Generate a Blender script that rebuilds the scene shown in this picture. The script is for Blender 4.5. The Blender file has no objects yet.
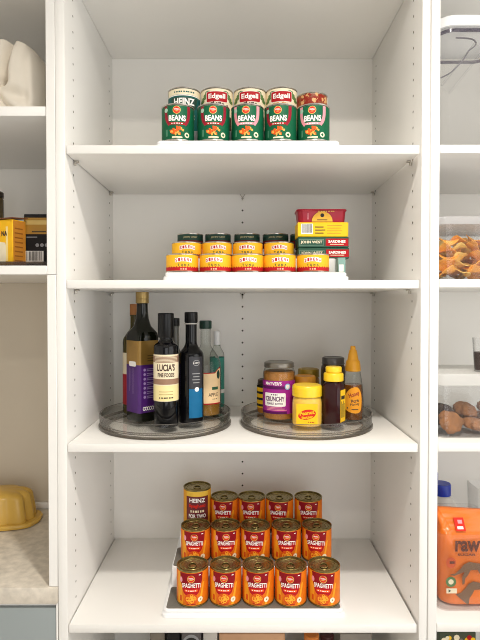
import bpy, bmesh, math, random
from math import sin, cos, pi, radians as R_
from mathutils import Vector, Matrix
random.seed(7)
scn = bpy.context.scene
COL = scn.collection

# ------------------------------------------------------------------ camera numbers
F, EYE, DIST = 520.0, 1.5, 520.0 / 480.0
PITCH = R_(1.0)
PX0, PY0 = 240.0, 304.0 + F * math.tan(PITCH)

def ray(px, py):
    u, v = (px - PX0) / F, -(py - PY0) / F
    return Vector((u, cos(PITCH) + v * sin(PITCH), -sin(PITCH) + v * cos(PITCH)))
def XZ(px, py, Y):
    d = ray(px, py); t = (Y + DIST) / d.y
    return d.x * t, EYE + d.z * t
def XX(px, Y, py=304): return XZ(px, py, Y)[0]
def ZZ(py, Y): return XZ(240, py, Y)[1]
def SC(Y): return (Y + DIST) / F          # metres per pixel at depth Y

# ------------------------------------------------------------------ materials
def lin(c):
    c = c / 255.0
    return c / 12.92 if c <= .04045 else ((c + .055) / 1.055) ** 2.4
def rgb(*c): return (lin(c[0]), lin(c[1]), lin(c[2]), 1)
MATS = {}
def M(name, col, rough=.5, metal=0.0, var=.05, scale=40.0, bump=0.0, coat=0.0, spec=.5):
    if name in MATS: return MATS[name]
    m = bpy.data.materials.new(name); m.use_nodes = True
    nt = m.node_tree; b = nt.nodes['Principled BSDF']
    b.inputs['Roughness'].default_value = rough; b.inputs['Metallic'].default_value = metal
    b.inputs['Specular IOR Level'].default_value = spec
    if coat: b.inputs['Coat Weight'].default_value = coat; b.inputs['Coat Roughness'].default_value = .08
    tc = nt.nodes.new('ShaderNodeTexCoord'); n = nt.nodes.new('ShaderNodeTexNoise')
    n.inputs['Scale'].default_value = scale; n.inputs['Detail'].default_value = 4
    nt.links.new(tc.outputs['Object'], n.inputs['Vector'])
    cr = nt.nodes.new('ShaderNodeValToRGB')
    c = rgb(*col)
    cr.color_ramp.elements[0].position = .3; cr.color_ramp.elements[1].position = .7
    cr.color_ramp.elements[0].color = tuple(x * (1 - var) for x in c[:3]) + (1,)
    cr.color_ramp.elements[1].color = tuple(min(1, x * (1 + var)) for x in c[:3]) + (1,)
    nt.links.new(n.outputs['Fac'], cr.inputs['Fac']); nt.links.new(cr.outputs['Color'], b.inputs['Base Color'])
    if bump:
        bp = nt.nodes.new('ShaderNodeBump'); bp.inputs['Strength'].default_value = bump; bp.inputs['Distance'].default_value = .002
        nt.links.new(n.outputs['Fac'], bp.inputs['Height']); nt.links.new(bp.outputs['Normal'], b.inputs['Normal'])
    MATS[name] = m
    return m
def CLEAR(name, tint=(245, 245, 245), rough=.05, ior=1.45, milk=0.0, edge=.62):
    if name in MATS: return MATS[name]
    m = bpy.data.materials.new(name); m.use_nodes = True
    nt = m.node_tree; nt.nodes.clear()
    o = nt.nodes.new('ShaderNodeOutputMaterial'); mix = nt.nodes.new('ShaderNodeMixShader')
    t = nt.nodes.new('ShaderNodeBsdfTransparent'); g = nt.nodes.new('ShaderNodeBsdfGlossy'); fr = nt.nodes.new('ShaderNodeLayerWeight'); fr.inputs['Blend'].default_value = .5
    pw = nt.nodes.new('ShaderNodeMath'); pw.operation = 'POWER'; pw.inputs[1].default_value = 4.0
    sc_ = nt.nodes.new('ShaderNodeMath'); sc_.operation = 'MULTIPLY_ADD'; sc_.inputs[1].default_value = .6; sc_.inputs[2].default_value = .025
    nt.links.new(fr.outputs['Facing'], pw.inputs[0]); nt.links.new(pw.outputs[0], sc_.inputs[0])
    n = nt.nodes.new('ShaderNodeTexNoise'); n.inputs['Scale'].default_value = 30
    mr = nt.nodes.new('ShaderNodeMapRange'); mr.inputs['To Min'].default_value = rough; mr.inputs['To Max'].default_value = rough * 1.8
    nt.links.new(n.outputs['Fac'], mr.inputs['Value']); nt.links.new(mr.outputs['Result'], g.inputs['Roughness'])
    ec = nt.nodes.new('ShaderNodeMix'); ec.data_type = 'RGBA'; p3 = nt.nodes.new('ShaderNodeMath'); p3.operation = 'POWER'; p3.inputs[1].default_value = 3.5
    nt.links.new(fr.outputs['Facing'], p3.inputs[0]); nt.links.new(p3.outputs[0], ec.inputs['Factor'])
    ec.inputs[6].default_value = rgb(*tint); ec.inputs[7].default_value = rgb(*[q * edge for q in tint]); nt.links.new(ec.outputs[2], t.inputs['Color'])
    nt.links.new(sc_.outputs[0], mix.inputs['Fac']); nt.links.new(t.outputs[0], mix.inputs[1]); nt.links.new(g.outputs[0], mix.inputs[2])
    last = mix
    if milk:
        d = nt.nodes.new('ShaderNodeBsdfTranslucent'); df = nt.nodes.new('ShaderNodeBsdfDiffuse'); m2 = nt.nodes.new('ShaderNodeMixShader'); m3 = nt.nodes.new('ShaderNodeMixShader')
        d.inputs['Color'].default_value = rgb(*tint); df.inputs['Color'].default_value = rgb(*tint)
        nt.links.new(d.outputs[0], m3.inputs[1]); nt.links.new(df.outputs[0], m3.inputs[2]); m3.inputs['Fac'].default_value = .6
        m2.inputs['Fac'].default_value = milk
        nt.links.new(mix.outputs[0], m2.inputs[1]); nt.links.new(m3.outputs[0], m2.inputs[2]); last = m2
    nt.links.new(last.outputs[0], o.inputs['Surface'])
    MATS[name] = m
    return m

WHITE = M('white_melamine', (238, 236, 232), .42, var=.012, scale=6)
EDGE = M('white_edge_band', (238, 236, 232), .35, var=.008, scale=10)
BACK = M('back_melamine', (236, 233, 227), .5, var=.012, scale=5)
HOLE = M('shaded_hole', (40, 36, 32), .8); HOLES = M('lit_side_hole', (104, 98, 90), .8)  # hole shade painted as flat discs, lighter copy where the side panels are lit
STEEL = M('pin_steel', (190, 185, 175), .3, .9)
PLAST_W = M('white_plastic', (240, 240, 240), .38, var=.01)
PAD = M('grey_pad', (112, 108, 100), .8, var=.08, scale=300, bump=.3)
GOLDTIN = M('gold_lacquered_tin', (146, 130, 80), .24, .85, var=.1, scale=60)
TIN = M('silver_tin', (196, 190, 180), .25, .9, var=.05)
BLACKP = M('black_plastic', (12, 12, 13), .3, var=.1, spec=.3)
INK = M('black_ink', (24, 20, 18), .6)
INKW = M('white_ink', (248, 244, 238), .55)
ACRYL = CLEAR('clear_acrylic', (254, 254, 253), .03, 1.5, 0, 1.0)
RIM = CLEAR('acrylic_rim', (251, 250, 248), .02, 1.5, 0, .72)
EDGEA = CLEAR('acrylic_cut_edge', (176, 171, 164), .08, 1.5, .3, .8)
GLASS = CLEAR('clear_glass', (247, 249, 247), .03, 1.5, 0, .5)
CLEARP = CLEAR('clear_plastic', (253, 253, 253), .05, 1.45, .012, .72)
MILKY = CLEAR('milky_plastic', (235, 235, 236), .2, 1.4, .55)

# ------------------------------------------------------------------ mesh builder
_txt = {}
def text_mesh(s, bold):
    k = (s, bold)
    if k not in _txt:
        cu = bpy.data.curves.new('t', 'FONT'); cu.body = s; cu.align_x = 'CENTER'; cu.offset = bold; cu.resolution_u = 3
        ob = bpy.data.objects.new('t', cu); COL.objects.link(ob)
        dg = bpy.context.evaluated_depsgraph_get(); dg.update()
        me = bpy.data.meshes.new_from_object(ob.evaluated_get(dg))
        v = [(p.co.x, p.co.y) for p in me.vertices]; f = [tuple(q.vertices) for q in me.polygons]
        bpy.data.objects.remove(ob); bpy.data.curves.remove(cu); bpy.data.meshes.remove(me)
        xs = [p[0] for p in v]; ys = [p[1] for p in v]
        cx = (max(xs) + min(xs)) / 2; y0, y1 = min(ys), max(ys); x0, x1 = min(xs), max(xs)
        _txt[k] = ([((p[0] - cx) / (x1 - x0), (p[1] - y0) / (y1 - y0) - .5) for p in v], f)
    return _txt[k]

def bars(b, mp, u, v, w, h, m, l, n=5):
    g = w / n
    for k in range(n): b.poly(mp, rect(u - w / 2 + g * k + g * .1, u - w / 2 + g * k + g * (.6 + .3 * ((k * 7) % 3) / 2), v - h / 2, v + h / 2), m, l)
def rrect(w, d, r, n=5, c=(0, 0)):
    r = min(r, w / 2 - 1e-5, d / 2 - 1e-5); o = []
    for (sx, sy, a0) in ((1, 1, 0), (-1, 1, pi / 2), (-1, -1, pi), (1, -1, 1.5 * pi)):
        for i in range(n + 1):
            a = a0 + pi / 2 * i / n
            o.append((c[0] + sx * (w / 2 - r) + r * cos(a), c[1] + sy * (d / 2 - r) + r * sin(a)))
    return o
def smooth(pts, k=4):
    out = []
    for i in range(len(pts) - 1):
        p0, p1, p2, p3 = pts[max(i - 1, 0)], pts[i], pts[i + 1], pts[min(i + 2, len(pts) - 1)]
        for j in range(k):
            t = j / k
            out.append(tuple(.5 * (2 * b + (c - a) * t + (2 * a - 5 * b + 4 * c - d) * t * t + (3 * b - a - 3 * c + d) * t ** 3) for a, b, c, d in zip(p0, p1, p2, p3)))
    out.append(pts[-1])
    return out
def circ(u, v, r, n=20, ry=None, a0=0, a1=2 * pi):
    ry = ry or r
    m = n if abs(a1 - a0 - 2 * pi) < 1e-6 else n + 1
    return [(u + r * cos(a0 + (a1 - a0) * i / n), v + ry * sin(a0 + (a1 - a0) * i / n)) for i in range(m)]
def rect(u0, u1, v0, v1): return [(u0, v0), (u1, v0), (u1, v1), (u0, v1)]
def rrec(u0, u1, v0, v1, r): return rrect(u1 - u0, v1 - v0, r, 3, ((u0 + u1) / 2, (v0 + v1) / 2))

class cyl:                                  # wraps label artwork round a can; u = 0 faces the front
    curved = True
    def __init__(s, R, z0=0, phi=0): s.R, s.z0, s.phi = R, z0, phi
    def __call__(s, u, v, l):
        a = s.phi + u / s.R; r = s.R + .00025 + .00012 * l
        return (r * sin(a), -r * cos(a), s.z0 + v)
class flat:
    curved = False
    def __init__(s, o, ux=(1, 0, 0), uz=(0, 0, 1)):
        s.o, s.ux, s.uz = Vector(o), Vector(ux).normalized(), Vector(uz).normalized(); s.n = s.ux.cross(s.uz)
    def __call__(s, u, v, l): return tuple(s.o + s.ux * u + s.uz * v + s.n * (.00025 + .00012 * l))

class MB:
    def __init__(s): s.v, s.f, s.m, s.mats = [], [], [], []
    def mi(s, m):
        if m not in s.mats: s.mats.append(m)
        return s.mats.index(m)
    def add(s, vs, fs, m):
        o = len(s.v); k = s.mi(m)
        s.v += [tuple(x) for x in vs]
        for f in fs: s.f.append(tuple(i + o for i in f)); s.m.append(k)
        return s
    def addbm(s, bm, m):
        bm.verts.index_update()
        s.add([v.co[:] for v in bm.verts], [[v.index for v in f.verts] for f in bm.faces], m); bm.free(); return s
    def box(s, x0, x1, y0, y1, z0, z1, m, b=0, seg=2):
        bm = bmesh.new(); bmesh.ops.create_cube(bm, size=1)
        for v in bm.verts: v.co = ((x0 + x1) / 2 + v.co.x * (x1 - x0), (y0 + y1) / 2 + v.co.y * (y1 - y0), (z0 + z1) / 2 + v.co.z * (z1 - z0))
        if b: bmesh.ops.bevel(bm, geom=bm.edges[:], offset=b, segments=seg, affect='EDGES', profile=.5)
        return s.addbm(bm, m)
    def lathe(s, prof, m, n=40, c=(0, 0, 0), sx=1, sy=1, lob=None):
        vs, fs, rings = [], [], []
        for (r, z) in prof:
            if r < 1e-6: rings.append([len(vs)]); vs.append((c[0], c[1], c[2] + z))
            else:
                rings.append(list(range(len(vs), len(vs) + n)))
                for i in range(n):
                    a = 2 * pi * i / n; q = r * (lob(a, z) if lob else 1)
                    vs.append((c[0] + q * sx * cos(a), c[1] + q * sy * sin(a), c[2] + z))
        for a, b in zip(rings, rings[1:]):
            if len(a) == 1 and len(b) == 1: continue
            for i in range(n):
                j = (i + 1) % n
                if len(a) == 1: fs.append((a[0], b[j], b[i]))
                elif len(b) == 1: fs.append((a[i], a[j], b[0]))
                else: fs.append((a[i], a[j], b[j], b[i]))
        return s.add(vs, fs, m)
    def loft(s, secs, m, c0=True, c1=True):
        n = len(secs[0]); vs = [p for q in secs for p in q]; fs = []
        for k in range(len(secs) - 1):
            for i in range(n):
                j = (i + 1) % n; fs.append((k * n + i, k * n + j, k * n + n + j, k * n + n + i))
        if c0: fs.append(tuple(range(n - 1, -1, -1)))
        if c1: fs.append(tuple(range((len(secs) - 1) * n, len(secs) * n)))
        return s.add(vs, fs, m)
    def prism(s, out, z0, z1, m, b=0):
        if b:
            cx = sum(p[0] for p in out) / len(out); cy = sum(p[1] for p in out) / len(out)
            w = max(abs(p[0] - cx) for p in out); d = max(abs(p[1] - cy) for p in out)
            ins = [(cx + (p[0] - cx) * (1 - b / w), cy + (p[1] - cy) * (1 - b / d)) for p in out]
            return s.loft([[(x, y, z0) for x, y in ins], [(x, y, z0 + b) for x, y in out], [(x, y, z1 - b) for x, y in out], [(x, y, z1) for x, y in ins]], m)
        return s.loft([[(x, y, z0) for x, y in out], [(x, y, z1) for x, y in out]], m)
    def tube(s, pts, r, m, n=8, closed=False):
        P = [Vector(p) for p in pts]; secs = []
        for i, p in enumerate(P):
            if closed: t = P[(i + 1) % len(P)] - P[i - 1]
            else: t = P[min(i + 1, len(P) - 1)] - P[max(i - 1, 0)]
            t.normalize(); up = Vector((0, 0, 1)) if abs(t.z) < .95 else Vector((1, 0, 0))
            a = t.cross(up).normalized(); b = a.cross(t)
            q = r if not isinstance(r, (list, tuple)) else r[i]
            secs.append([tuple(p + a * q * cos(2 * pi * k / n) + b * q * sin(2 * pi * k / n)) for k in range(n)])
        if closed: secs.append(secs[0])
        return s.loft(secs, m, not closed, not closed)
    def poly(s, mp, pts, m, l=1, faces=None, du=.004):
        bm = bmesh.new(); vs = [bm.verts.new((p[0], p[1], 0)) for p in pts]
        for f in (faces or [tuple(range(len(pts)))]):
            try: bm.faces.new([vs[i] for i in f])
            except ValueError: pass
        if mp.curved:
            if not faces: bmesh.ops.triangulate(bm, faces=bm.faces[:])
            us = [p[0] for p in pts]; u = (math.floor(min(us) / du) + 1) * du
            while u < max(us):
                bmesh.ops.bisect_plane(bm, geom=bm.verts[:] + bm.edges[:] + bm.faces[:], plane_co=(u, 0, 0), plane_no=(1, 0, 0)); u += du
        for v in bm.verts: v.co = mp(v.co.x, v.co.y, l)
        bmesh.ops.recalc_face_normals(bm, faces=bm.faces[:]) if False else None
        return s.addbm(bm, m)
    def text(s, mp, t, u, v, w, h, m, l=3, bold=.03, arch=0, rot=0):
        vs, fs = text_mesh(t, bold)
        pts = []
        for (a, b) in vs:
            x, y = a * w, b * h + arch * (1 - 4 * a * a)
            if rot: x, y = x * cos(rot) - y * sin(rot), x * sin(rot) + y * cos(rot)
            pts.append((u + x, v + y))
        return s.poly(mp, pts, m, l, fs, .003)
    def build(s, name, parent=None, ang=38):
        me = bpy.data.meshes.new(name); me.from_pydata(s.v, [], s.f)
        for m in s.mats: me.materials.append(m)
        me.polygons.foreach_set('material_index', s.m)
        me.polygons.foreach_set('use_smooth', [True] * len(s.f))
        me.set_sharp_from_angle(angle=R_(ang)); me.update()
        o = bpy.data.objects.new(name, me); COL.objects.link(o); o.parent = parent
        return o

def tag(o, label=None, cat=None, group=None, kind=None):
    if label: o['label'] = label
    if cat: o['category'] = cat
    if group: o['group'] = group
    if kind: o['kind'] = kind
    return o
def thing(name, label, cat, loc=(0, 0, 0), rz=0, group=None):
    o = bpy.data.objects.new(name, None); COL.objects.link(o); o.empty_display_size = .02
    o.location = loc; o.rotation_euler = (0, 0, rz)
    return tag(o, label, cat, group)
def dup(root, loc, rz, label, group=None):
    r = root.copy(); COL.objects.link(r); r.location = loc; r.rotation_euler = (0, 0, rz); r['label'] = label
    if group: r['group'] = group
    for ch in list(root.children):
        c = ch.copy(); COL.objects.link(c); c.parent = r
        for g in list(ch.children):
            k = g.copy(); COL.objects.link(k); k.parent = c
    return r
def place(proto, loc, rz, label, group):
    if not proto.get('used'):
        proto['used'] = 1; proto.location = loc; proto.rotation_euler = (0, 0, rz); tag(proto, label, None, group); return proto
    return dup(proto, loc, rz, label, group)

# ------------------------------------------------------------------ setting
Z1, Z2, Z3, Z4 = ZZ(145, 0), ZZ(280, 0), ZZ(444, 0), ZZ(625, 0)      # tops of the four shelves
TH = .0175; DEP = .405; XL, XR = -.3625, .3765
ZTOP = ZZ(59, DEP)
ZLOW = .50
CEIL = 2.55
def struct(name, mb, label=None, cat=None):
    o = mb.build(name); o['kind'] = 'structure'
    if label: tag(o, label, cat)
    return o
FLOORM = M('floor_tile', (176, 168, 156), .4, var=.08, scale=8)
WALLM = M('wall_paint', (228, 225, 220), .7, var=.015, scale=4)
CEILM = M('ceiling_paint', (240, 238, 233), .8, var=.01, scale=4)
struct('floor', MB().box(-1.3, 1.2, -3.2, .5, -.05, 0, FLOORM), 'pale tiled pantry floor', 'floor')
struct('wall_back', MB().box(-1.3, 1.2, .47, .52, 0, CEIL, WALLM), 'painted wall behind the pantry cabinets', 'wall')
struct('wall_left', MB().box(-1.35, -1.3, -3.2, .52, 0, CEIL, WALLM), 'painted left wall of the pantry', 'wall')
struct('wall_right', MB().box(1.2, 1.25, -3.2, .52, 0, CEIL, WALLM), 'painted right wall of the pantry', 'wall')
struct('ceiling', MB().box(-1.3, 1.2, -3.2, .5, CEIL, CEIL + .05, CEILM), 'white ceiling over the pantry', 'ceiling')

PITCHH = .0343
def holes(mb, X, sgn, Y, z0, z1, zref):
    k0 = math.ceil((z0 - zref) / PITCHH)
    z = zref + k0 * PITCHH
    while z < z1:
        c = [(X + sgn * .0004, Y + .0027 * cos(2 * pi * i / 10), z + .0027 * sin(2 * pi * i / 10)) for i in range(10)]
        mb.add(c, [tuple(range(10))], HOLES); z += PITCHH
def holes_back(mb, X, Y, z0, z1, zref):
    z = zref + math.ceil((z0 - zref) / PITCHH) * PITCHH
    while z < z1:
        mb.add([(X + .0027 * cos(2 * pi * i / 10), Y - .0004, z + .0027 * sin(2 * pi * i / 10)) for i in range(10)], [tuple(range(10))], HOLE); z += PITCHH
YF = .054; YB = .366
zref = ZZ(48.2, YF)
# middle pantry unit
cab = thing('pantry_cabinet', 'white open pantry cabinet in the middle holding the cans and turntables', 'cabinet', (0, 0, 0))
pl = MB().box(XL - .020, XL, 0, DEP + .016, .0, ZTOP + .02, WHITE, .002, 2)
for Y in (YF, YB): holes(pl, XL, 1, Y, ZLOW + .03, ZTOP - .02, zref)
pl.build('side_panel', cab)
pr = MB().box(XR, XR + .0172, 0, DEP + .016, .0, ZTOP + .02, WHITE, .002, 2)
for Y in (YF, YB): holes(pr, XR, -1, Y, ZLOW + .03, ZTOP - .02, zref)
pr.build('side_panel', cab)
pb = MB().box(XL, XR, DEP, DEP + .016, .0, ZTOP, BACK)
holes_back(pb, XX(242.5, DEP), DEP, ZLOW + .03, ZTOP - .1, ZZ(210.5, DEP))
pb.build('back_panel', cab)
MB().box(XL, XR, .002, DEP, ZTOP, ZTOP + .02, WHITE, .0012, 1).build('top_panel', cab)
MB().box(XL, XR, .03, DEP, .08, .10, WHITE).build('bottom_panel', cab)
def shelf(x0, x1, z, dep, label, group, pins=True, back_x=None, y0=.001):
    o = thing('cabinet_shelf', label, 'shelf', ((x0 + x1) / 2, y0, z - TH), 0, group)
    w = (x1 - x0) / 2
    MB().box(-w, w, 0, dep - .002 - y0, 0, TH, EDGE, .0009, 2).build('board', o)
    if pins:
        for sx in (-1, 1):
            for Y in (YF, YB):
                b = MB().box(sx * (w - .009), sx * (w - .0005), Y - .004, Y + .004, -.004, -.0004, STEEL, .001, 1) if sx > 0 else MB().box(-(w - .0005), -(w - .009), Y - .004, Y + .004, -.004, -.0004, STEEL, .001, 1)
                b.tube([(sx * (w - .001), Y, -.004), (sx * (w - .001), Y, -.010)], .003, STEEL, 10)
                b.build('shelf_pin', o)
        if back_x is not None:
            x = back_x - (x0 + x1) / 2
            MB().tube([(x - .007, dep - .006, -.0006), (x, dep - .006, -.010), (x + .007, dep - .006, -.0006)], .0014, STEEL, 6).tube([(x, dep - .006, -.010), (x, dep - .006, -.017)], .0016, STEEL, 6).build('shelf_bracket', o)
    return o
sl, sr = XL + .0022, XR - .0042
bx = XX(242.5, DEP)
shelf(sl, sr, Z1, DEP, 'white shelf of the middle cabinet carrying the bean cans', 'middle cabinet shelves', back_x=bx)
shelf(sl, sr, Z2, DEP, 'white shelf of the middle cabinet carrying the tuna tins', 'middle cabinet shelves', back_x=bx)
shelf(sl, sr, Z3, DEP, 'white shelf of the middle cabinet carrying two clear turntables', 'middle cabinet shelves', back_x=bx)
shelf(sl, sr, Z4, DEP, 'white shelf of the middle cabinet carrying the spaghetti cans', 'middle cabinet shelves', back_x=bx)
shelf(sl, sr, ZLOW, DEP, 'white shelf of the middle cabinet lowest in view, below the spaghetti cans', 'middle cabinet shelves', pins=False)
# right pantry unit
RX0 = XR + .0186; RX1 = 1.19; RI = XX(439, 0)
rc = thing('pantry_cabinet', 'white open pantry cabinet on the right holding clear food boxes', 'cabinet')
MB().box(RX0 + .0006, RI, 0, DEP + .016, 0, ZTOP + .02, WHITE, .002, 2).build('side_panel', rc)
MB().box(RX1 - .018, RX1, 0, DEP + .016, 0, ZTOP + .02, WHITE, .002, 2).build('side_panel', rc)
MB().box(RI, RX1 - .018, DEP, DEP + .016, 0, ZTOP, BACK).build('back_panel', rc)
MB().box(RI, RX1 - .018, .002, DEP, ZTOP, ZTOP + .02, WHITE, .0012, 1).build('top_panel', rc)
for z, t in ((Z1 + .001, 'the tall clear cereal container'), (Z2 + .002, 'the clear box of orange crisps'), (Z3 + .001, 'the clear box of brown biscuits'), (Z4 + .002, 'the orange sugar bag'), (ZLOW, 'the boxes lowest in view')):
    shelf(RI + .001, RX1 - .019, z, DEP, 'white shelf of the right cabinet under ' + t, 'right cabinet shelves', pins=False)
# left units
LI = XX(47, 0); LX1 = XX(57, 0) - .0016; LX0 = -1.29; LD = .44
ZL1, ZL2, ZC = ZZ(106, 0), ZZ(265.6, 0), ZZ(587, 0)
lc = thing('wall_cabinet', 'white open wall cabinet on the left holding cloth and boxes', 'cabinet')
ZLB = ZL2 - .0185
MB().box(LI, LX1, 0, LD, ZLB, ZTOP + .02, WHITE, .0012, 1).build('side_panel', lc)
MB().box(LX0, LX0 + .018, 0, LD, ZLB, ZTOP + .02, WHITE, .0012, 1).build('side_panel', lc)
MB().box(LX0 + .018, LI, LD - .012, LD, ZLB, ZTOP, BACK).build('back_panel', lc)
MB().box(LX0 + .018, LI, .002, LD - .012, ZTOP, ZTOP + .02, WHITE).build('top_panel', lc)
MB().box(LX0 + .018, LI, 0, LD - .012, ZLB, ZL2, EDGE, .0012, 1).build('bottom_panel', lc)
o = thing('cabinet_shelf', 'white shelf of the left wall cabinet under the white cloth bundle', 'shelf', ((LX0 + LI) / 2, .001, ZL1 - .02))
w = (LI - LX0 - .018) / 2 - .001
o.location.x = (LX0 + .018 + LI) / 2
MB().box(-w, w, 0, LD - .014, 0, .02, EDGE, .0014).build('board', o)
STONE = M('stone_laminate', (204, 195, 181), .45, var=.15, scale=60, bump=.05)
tag(MB().box(LI, LX1, 0, LD, ZC + .0004, ZLB - .0008, WHITE, .0012, 1).build('end_panel'), 'narrow white end panel standing on the counter below the left wall cabinet', 'panel')
SPL = M('splash_paint', (205, 194, 176), .55, var=.015, scale=4)
tag(MB().box(LX0, LI, LD - .010, LD, ZC + .0004, ZLB - .0008, SPL).build('splashback'), 'beige splashback behind the counter on the left', 'splashback')
tag(MB().box(LX0, LI - .0006, LD - .024, LD - .0104, ZC + .0004, ZC + .017, EDGE, .002).build('upstand'), 'thin white upstand strip along the back of the counter', 'trim')
tag(MB().box(LX0, LX1 - .0004, -.004, LD, ZC - .0345, ZC, STONE, .002).build('countertop'), 'beige stone-look counter top on the left', 'countertop')
bc = thing('base_cabinet', 'grey-blue fronted base cabinet under the left counter', 'cabinet', (0, 0, 0))
BLUEG = M('greyblue_front', (146, 153, 153), .25, var=.02, scale=4)
MB().box(LX0, LX1 - .0015, .022, LD, .08, ZC - .0355, WHITE).build('body', bc)
xd = XX(53.5, 0)
MB().box(xd + .0012, LX1 - .0015, .0, .0215, .08, ZC - .0355, WHITE, .001, 1).build('side_panel', bc)
MB().box(LX0 + .3, xd, .002, .0215, .10, ZC - .046, BLUEG, .0015).build('drawer_front', bc)
MB().box(LX0 + .3, xd, .008, .0215, ZC - .0445, ZC - .0355, EDGE, .001, 1).build('rail', bc)

# ------------------------------------------------------------------ cans
def can_body(R, H, mat, name='can_body'):
    p = [(0, .002), (R - .004, .002), (R - .003, 0), (R - .0005, 0), (R + .0006, .0012), (R + .0004, .0028), (R - .0006, .0035), (R - .0002, .0055), (R - .0002, H - .0055), (R - .0008, H - .0035),
         (R + .0005, H - .0026), (R + .0007, H - .0008), (R - .0006, H), (R - .0016, H - .0006), (R - .002, H - .0036)]
    return MB().lathe(p, mat, 48)
def can_lid(R, H, mat):
    q = H - .0036
    p = [(R - .002, q), (R - .006, q - .0004), (R - .0065, q + .0006), (R - .009, q + .0006), (R - .0095, q - .0004), (R * .62, q - .0004), (R * .6, q + .0004), (R * .56, q + .0004), (R * .54, q - .0003), (0, q - .0003)]
    return MB().lathe(p, mat, 40)
def pull_tab(R, H, mat):
    q = H - .0024; s = R / .035
    pts = [(.0085 * s * cos(a), -.004 * s + .0115 * s * sin(a), q) for a in [2 * pi * i / 18 for i in range(18)]]
    b = MB().tube(pts, .0013, mat, 6, True)
    b.box(-.0045 * s, .0045 * s, .0075 * s, .017 * s, q - .0012, q + .0008, mat, .0006, 1)
    return b
def sleeve(R, z0, z1, m, mp=None):
    b = MB(); n = 64
    b.lathe([(R + .0001, z0), (R + .0002, z0 + .0003), (R + .0002, z1 - .0003), (R + .0001, z1)], m, n)
    return b
def make_can(name, cat, R, H, metal, labf, tab=True):
    t = thing(name, 'can', cat)
    can_body(R, H, metal).build('can_body', t)
    ld = can_lid(R, H, metal).build('lid', t)
    if tab: pull_tab(R, H, metal).build('pull_tab', ld)
    labf(R, H).build('paper_label', t)
    return t

RED = M('label_red', (178, 14, 26), .5, spec=.22); DRED = M('label_dark_red', (138, 8, 24), .5, spec=.22)
BRED = M('label_bright_red', (214, 44, 30), .5, spec=.22)
ORANGE = M('label_orange', (224, 116, 16), .5, spec=.22, var=.12, scale=50); YEL = M('label_yellow', (248, 198, 36), .5, spec=.22)
YORG = M('label_yellow_orange', (246, 170, 40), .5, spec=.22); GRN = M('label_green', (12, 96, 62), .5, spec=.22, var=.1); DGRN = M('label_dark_green', (20, 62, 48), .5)
PINK = M('label_pink', (232, 150, 160), .5); BEANO = M('bean_orange', (226, 92, 24), .5, spec=.22, var=.2, scale=200); BEANL = M('bean_light', (250, 176, 80), .5, spec=.22)
SPAG = M('spaghetti_strand', (252, 178, 52), .5, spec=.22); SPAGD = M('spaghetti_sauce', (214, 84, 20), .5, spec=.22); CREAM = M('label_cream', (240, 226, 194), .5)
GOLDI = M('gold_ink', (226, 186, 84), .4)

def logo(b, mp, u, v, r):
    b.poly(mp, circ(u, v, r), GOLDI, 3); b.poly(mp, circ(u, v, r * .86), BRED, 4)
    b.text(mp, "Wattie's", u, v + r * .12, r * 1.35, r * .5, INKW, 6, .02, arch=r * .12)
    b.poly(mp, [(u - r * .6, v - r * .3), (u, v - r * .18), (u + r * .6, v - r * .3), (u, v - r * .42)], GOLDI, 5)
def spag_label(R, H):
    b = sleeve(R, .0045, H - .0045, ORANGE); mp = cyl(R); s = H / .08
    YS = M('label_amber', (238, 160, 36), .5, spec=.22)
    b.poly(mp, [(-.034, .006), (-.019, .006), (-.0225, .074 * s), (-.034, .074 * s)], YS, 1)
    b.poly(mp, [(.016, .006), (.022, .006), (.031, .052 * s), (.027, .052 * s)], YS, 1)
    out = [(-.0265, .0745 * s), (-.0245, .056 * s), (-.021, .042 * s), (-.0165, .031 * s), (-.008, .024 * s), (.008, .024 * s), (.0165, .031 * s), (.021, .042 * s), (.0245, .056 * s), (.0265, .0745 * s)]
    b.poly(mp, out, RED, 2)
    b.poly(mp, [out[0], out[1], (-.0225, .049 * s), (.0225, .049 * s), out[8], out[9]], DRED, 3)
    logo(b, mp, 0, .0625 * s, .0082)
    b.text(mp, 'SPAGHETTI', 0, .0470 * s, .041, .0098, INKW, 6, .025, arch=.0018)
    b.poly(mp, rrec(-.0145, .0145, .0345 * s, .0395 * s, .002), M('label_orange_red', (240, 92, 28), .5, spec=.22), 4)
    bars(b, mp, 0, .037 * s, .024, .0018, INKW, 6)
    b.poly(mp, circ(0, .0185 * s, .0145, 24, .0125), SPAGD, 4)
    rnd = random.Random(3)
    for i in range(13):
        a = rnd.uniform(0, 2 * pi); q = rnd.uniform(.001, .010); u, v = q * cos(a), .0185 * s + q * .8 * sin(a); r = rnd.uniform(.0024, .0045)
        o_ = circ(u, v, r, 14); i_ = circ(u, v, r - .0011, 14)
        b.poly(mp, o_ + i_, SPAG, 5 + i * .1, [(k, (k + 1) % 14, 14 + (k + 1) % 14, 14 + k) for k in range(14)])
    b.poly(mp, circ(-.0235, .059 * s, .0038, 16, .006), PINK, 4)
    b.poly(mp, circ(.0205, .0165 * s, .0058, 16), CREAM, 4); b.poly(mp, circ(.0205, .0165 * s, .0024, 3), M('label_brown', (120, 80, 40), .5), 5)
    b.poly(mp, rect(-.0275, -.0215, .012, .024), SPAGD, 3)
    b.poly(mp, rect(.017, .0215, .069, .0708), INKW, 4)
    b.poly(mp, rect(-.010, .010, .0072, .0086), DRED, 6)
    return b
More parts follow.
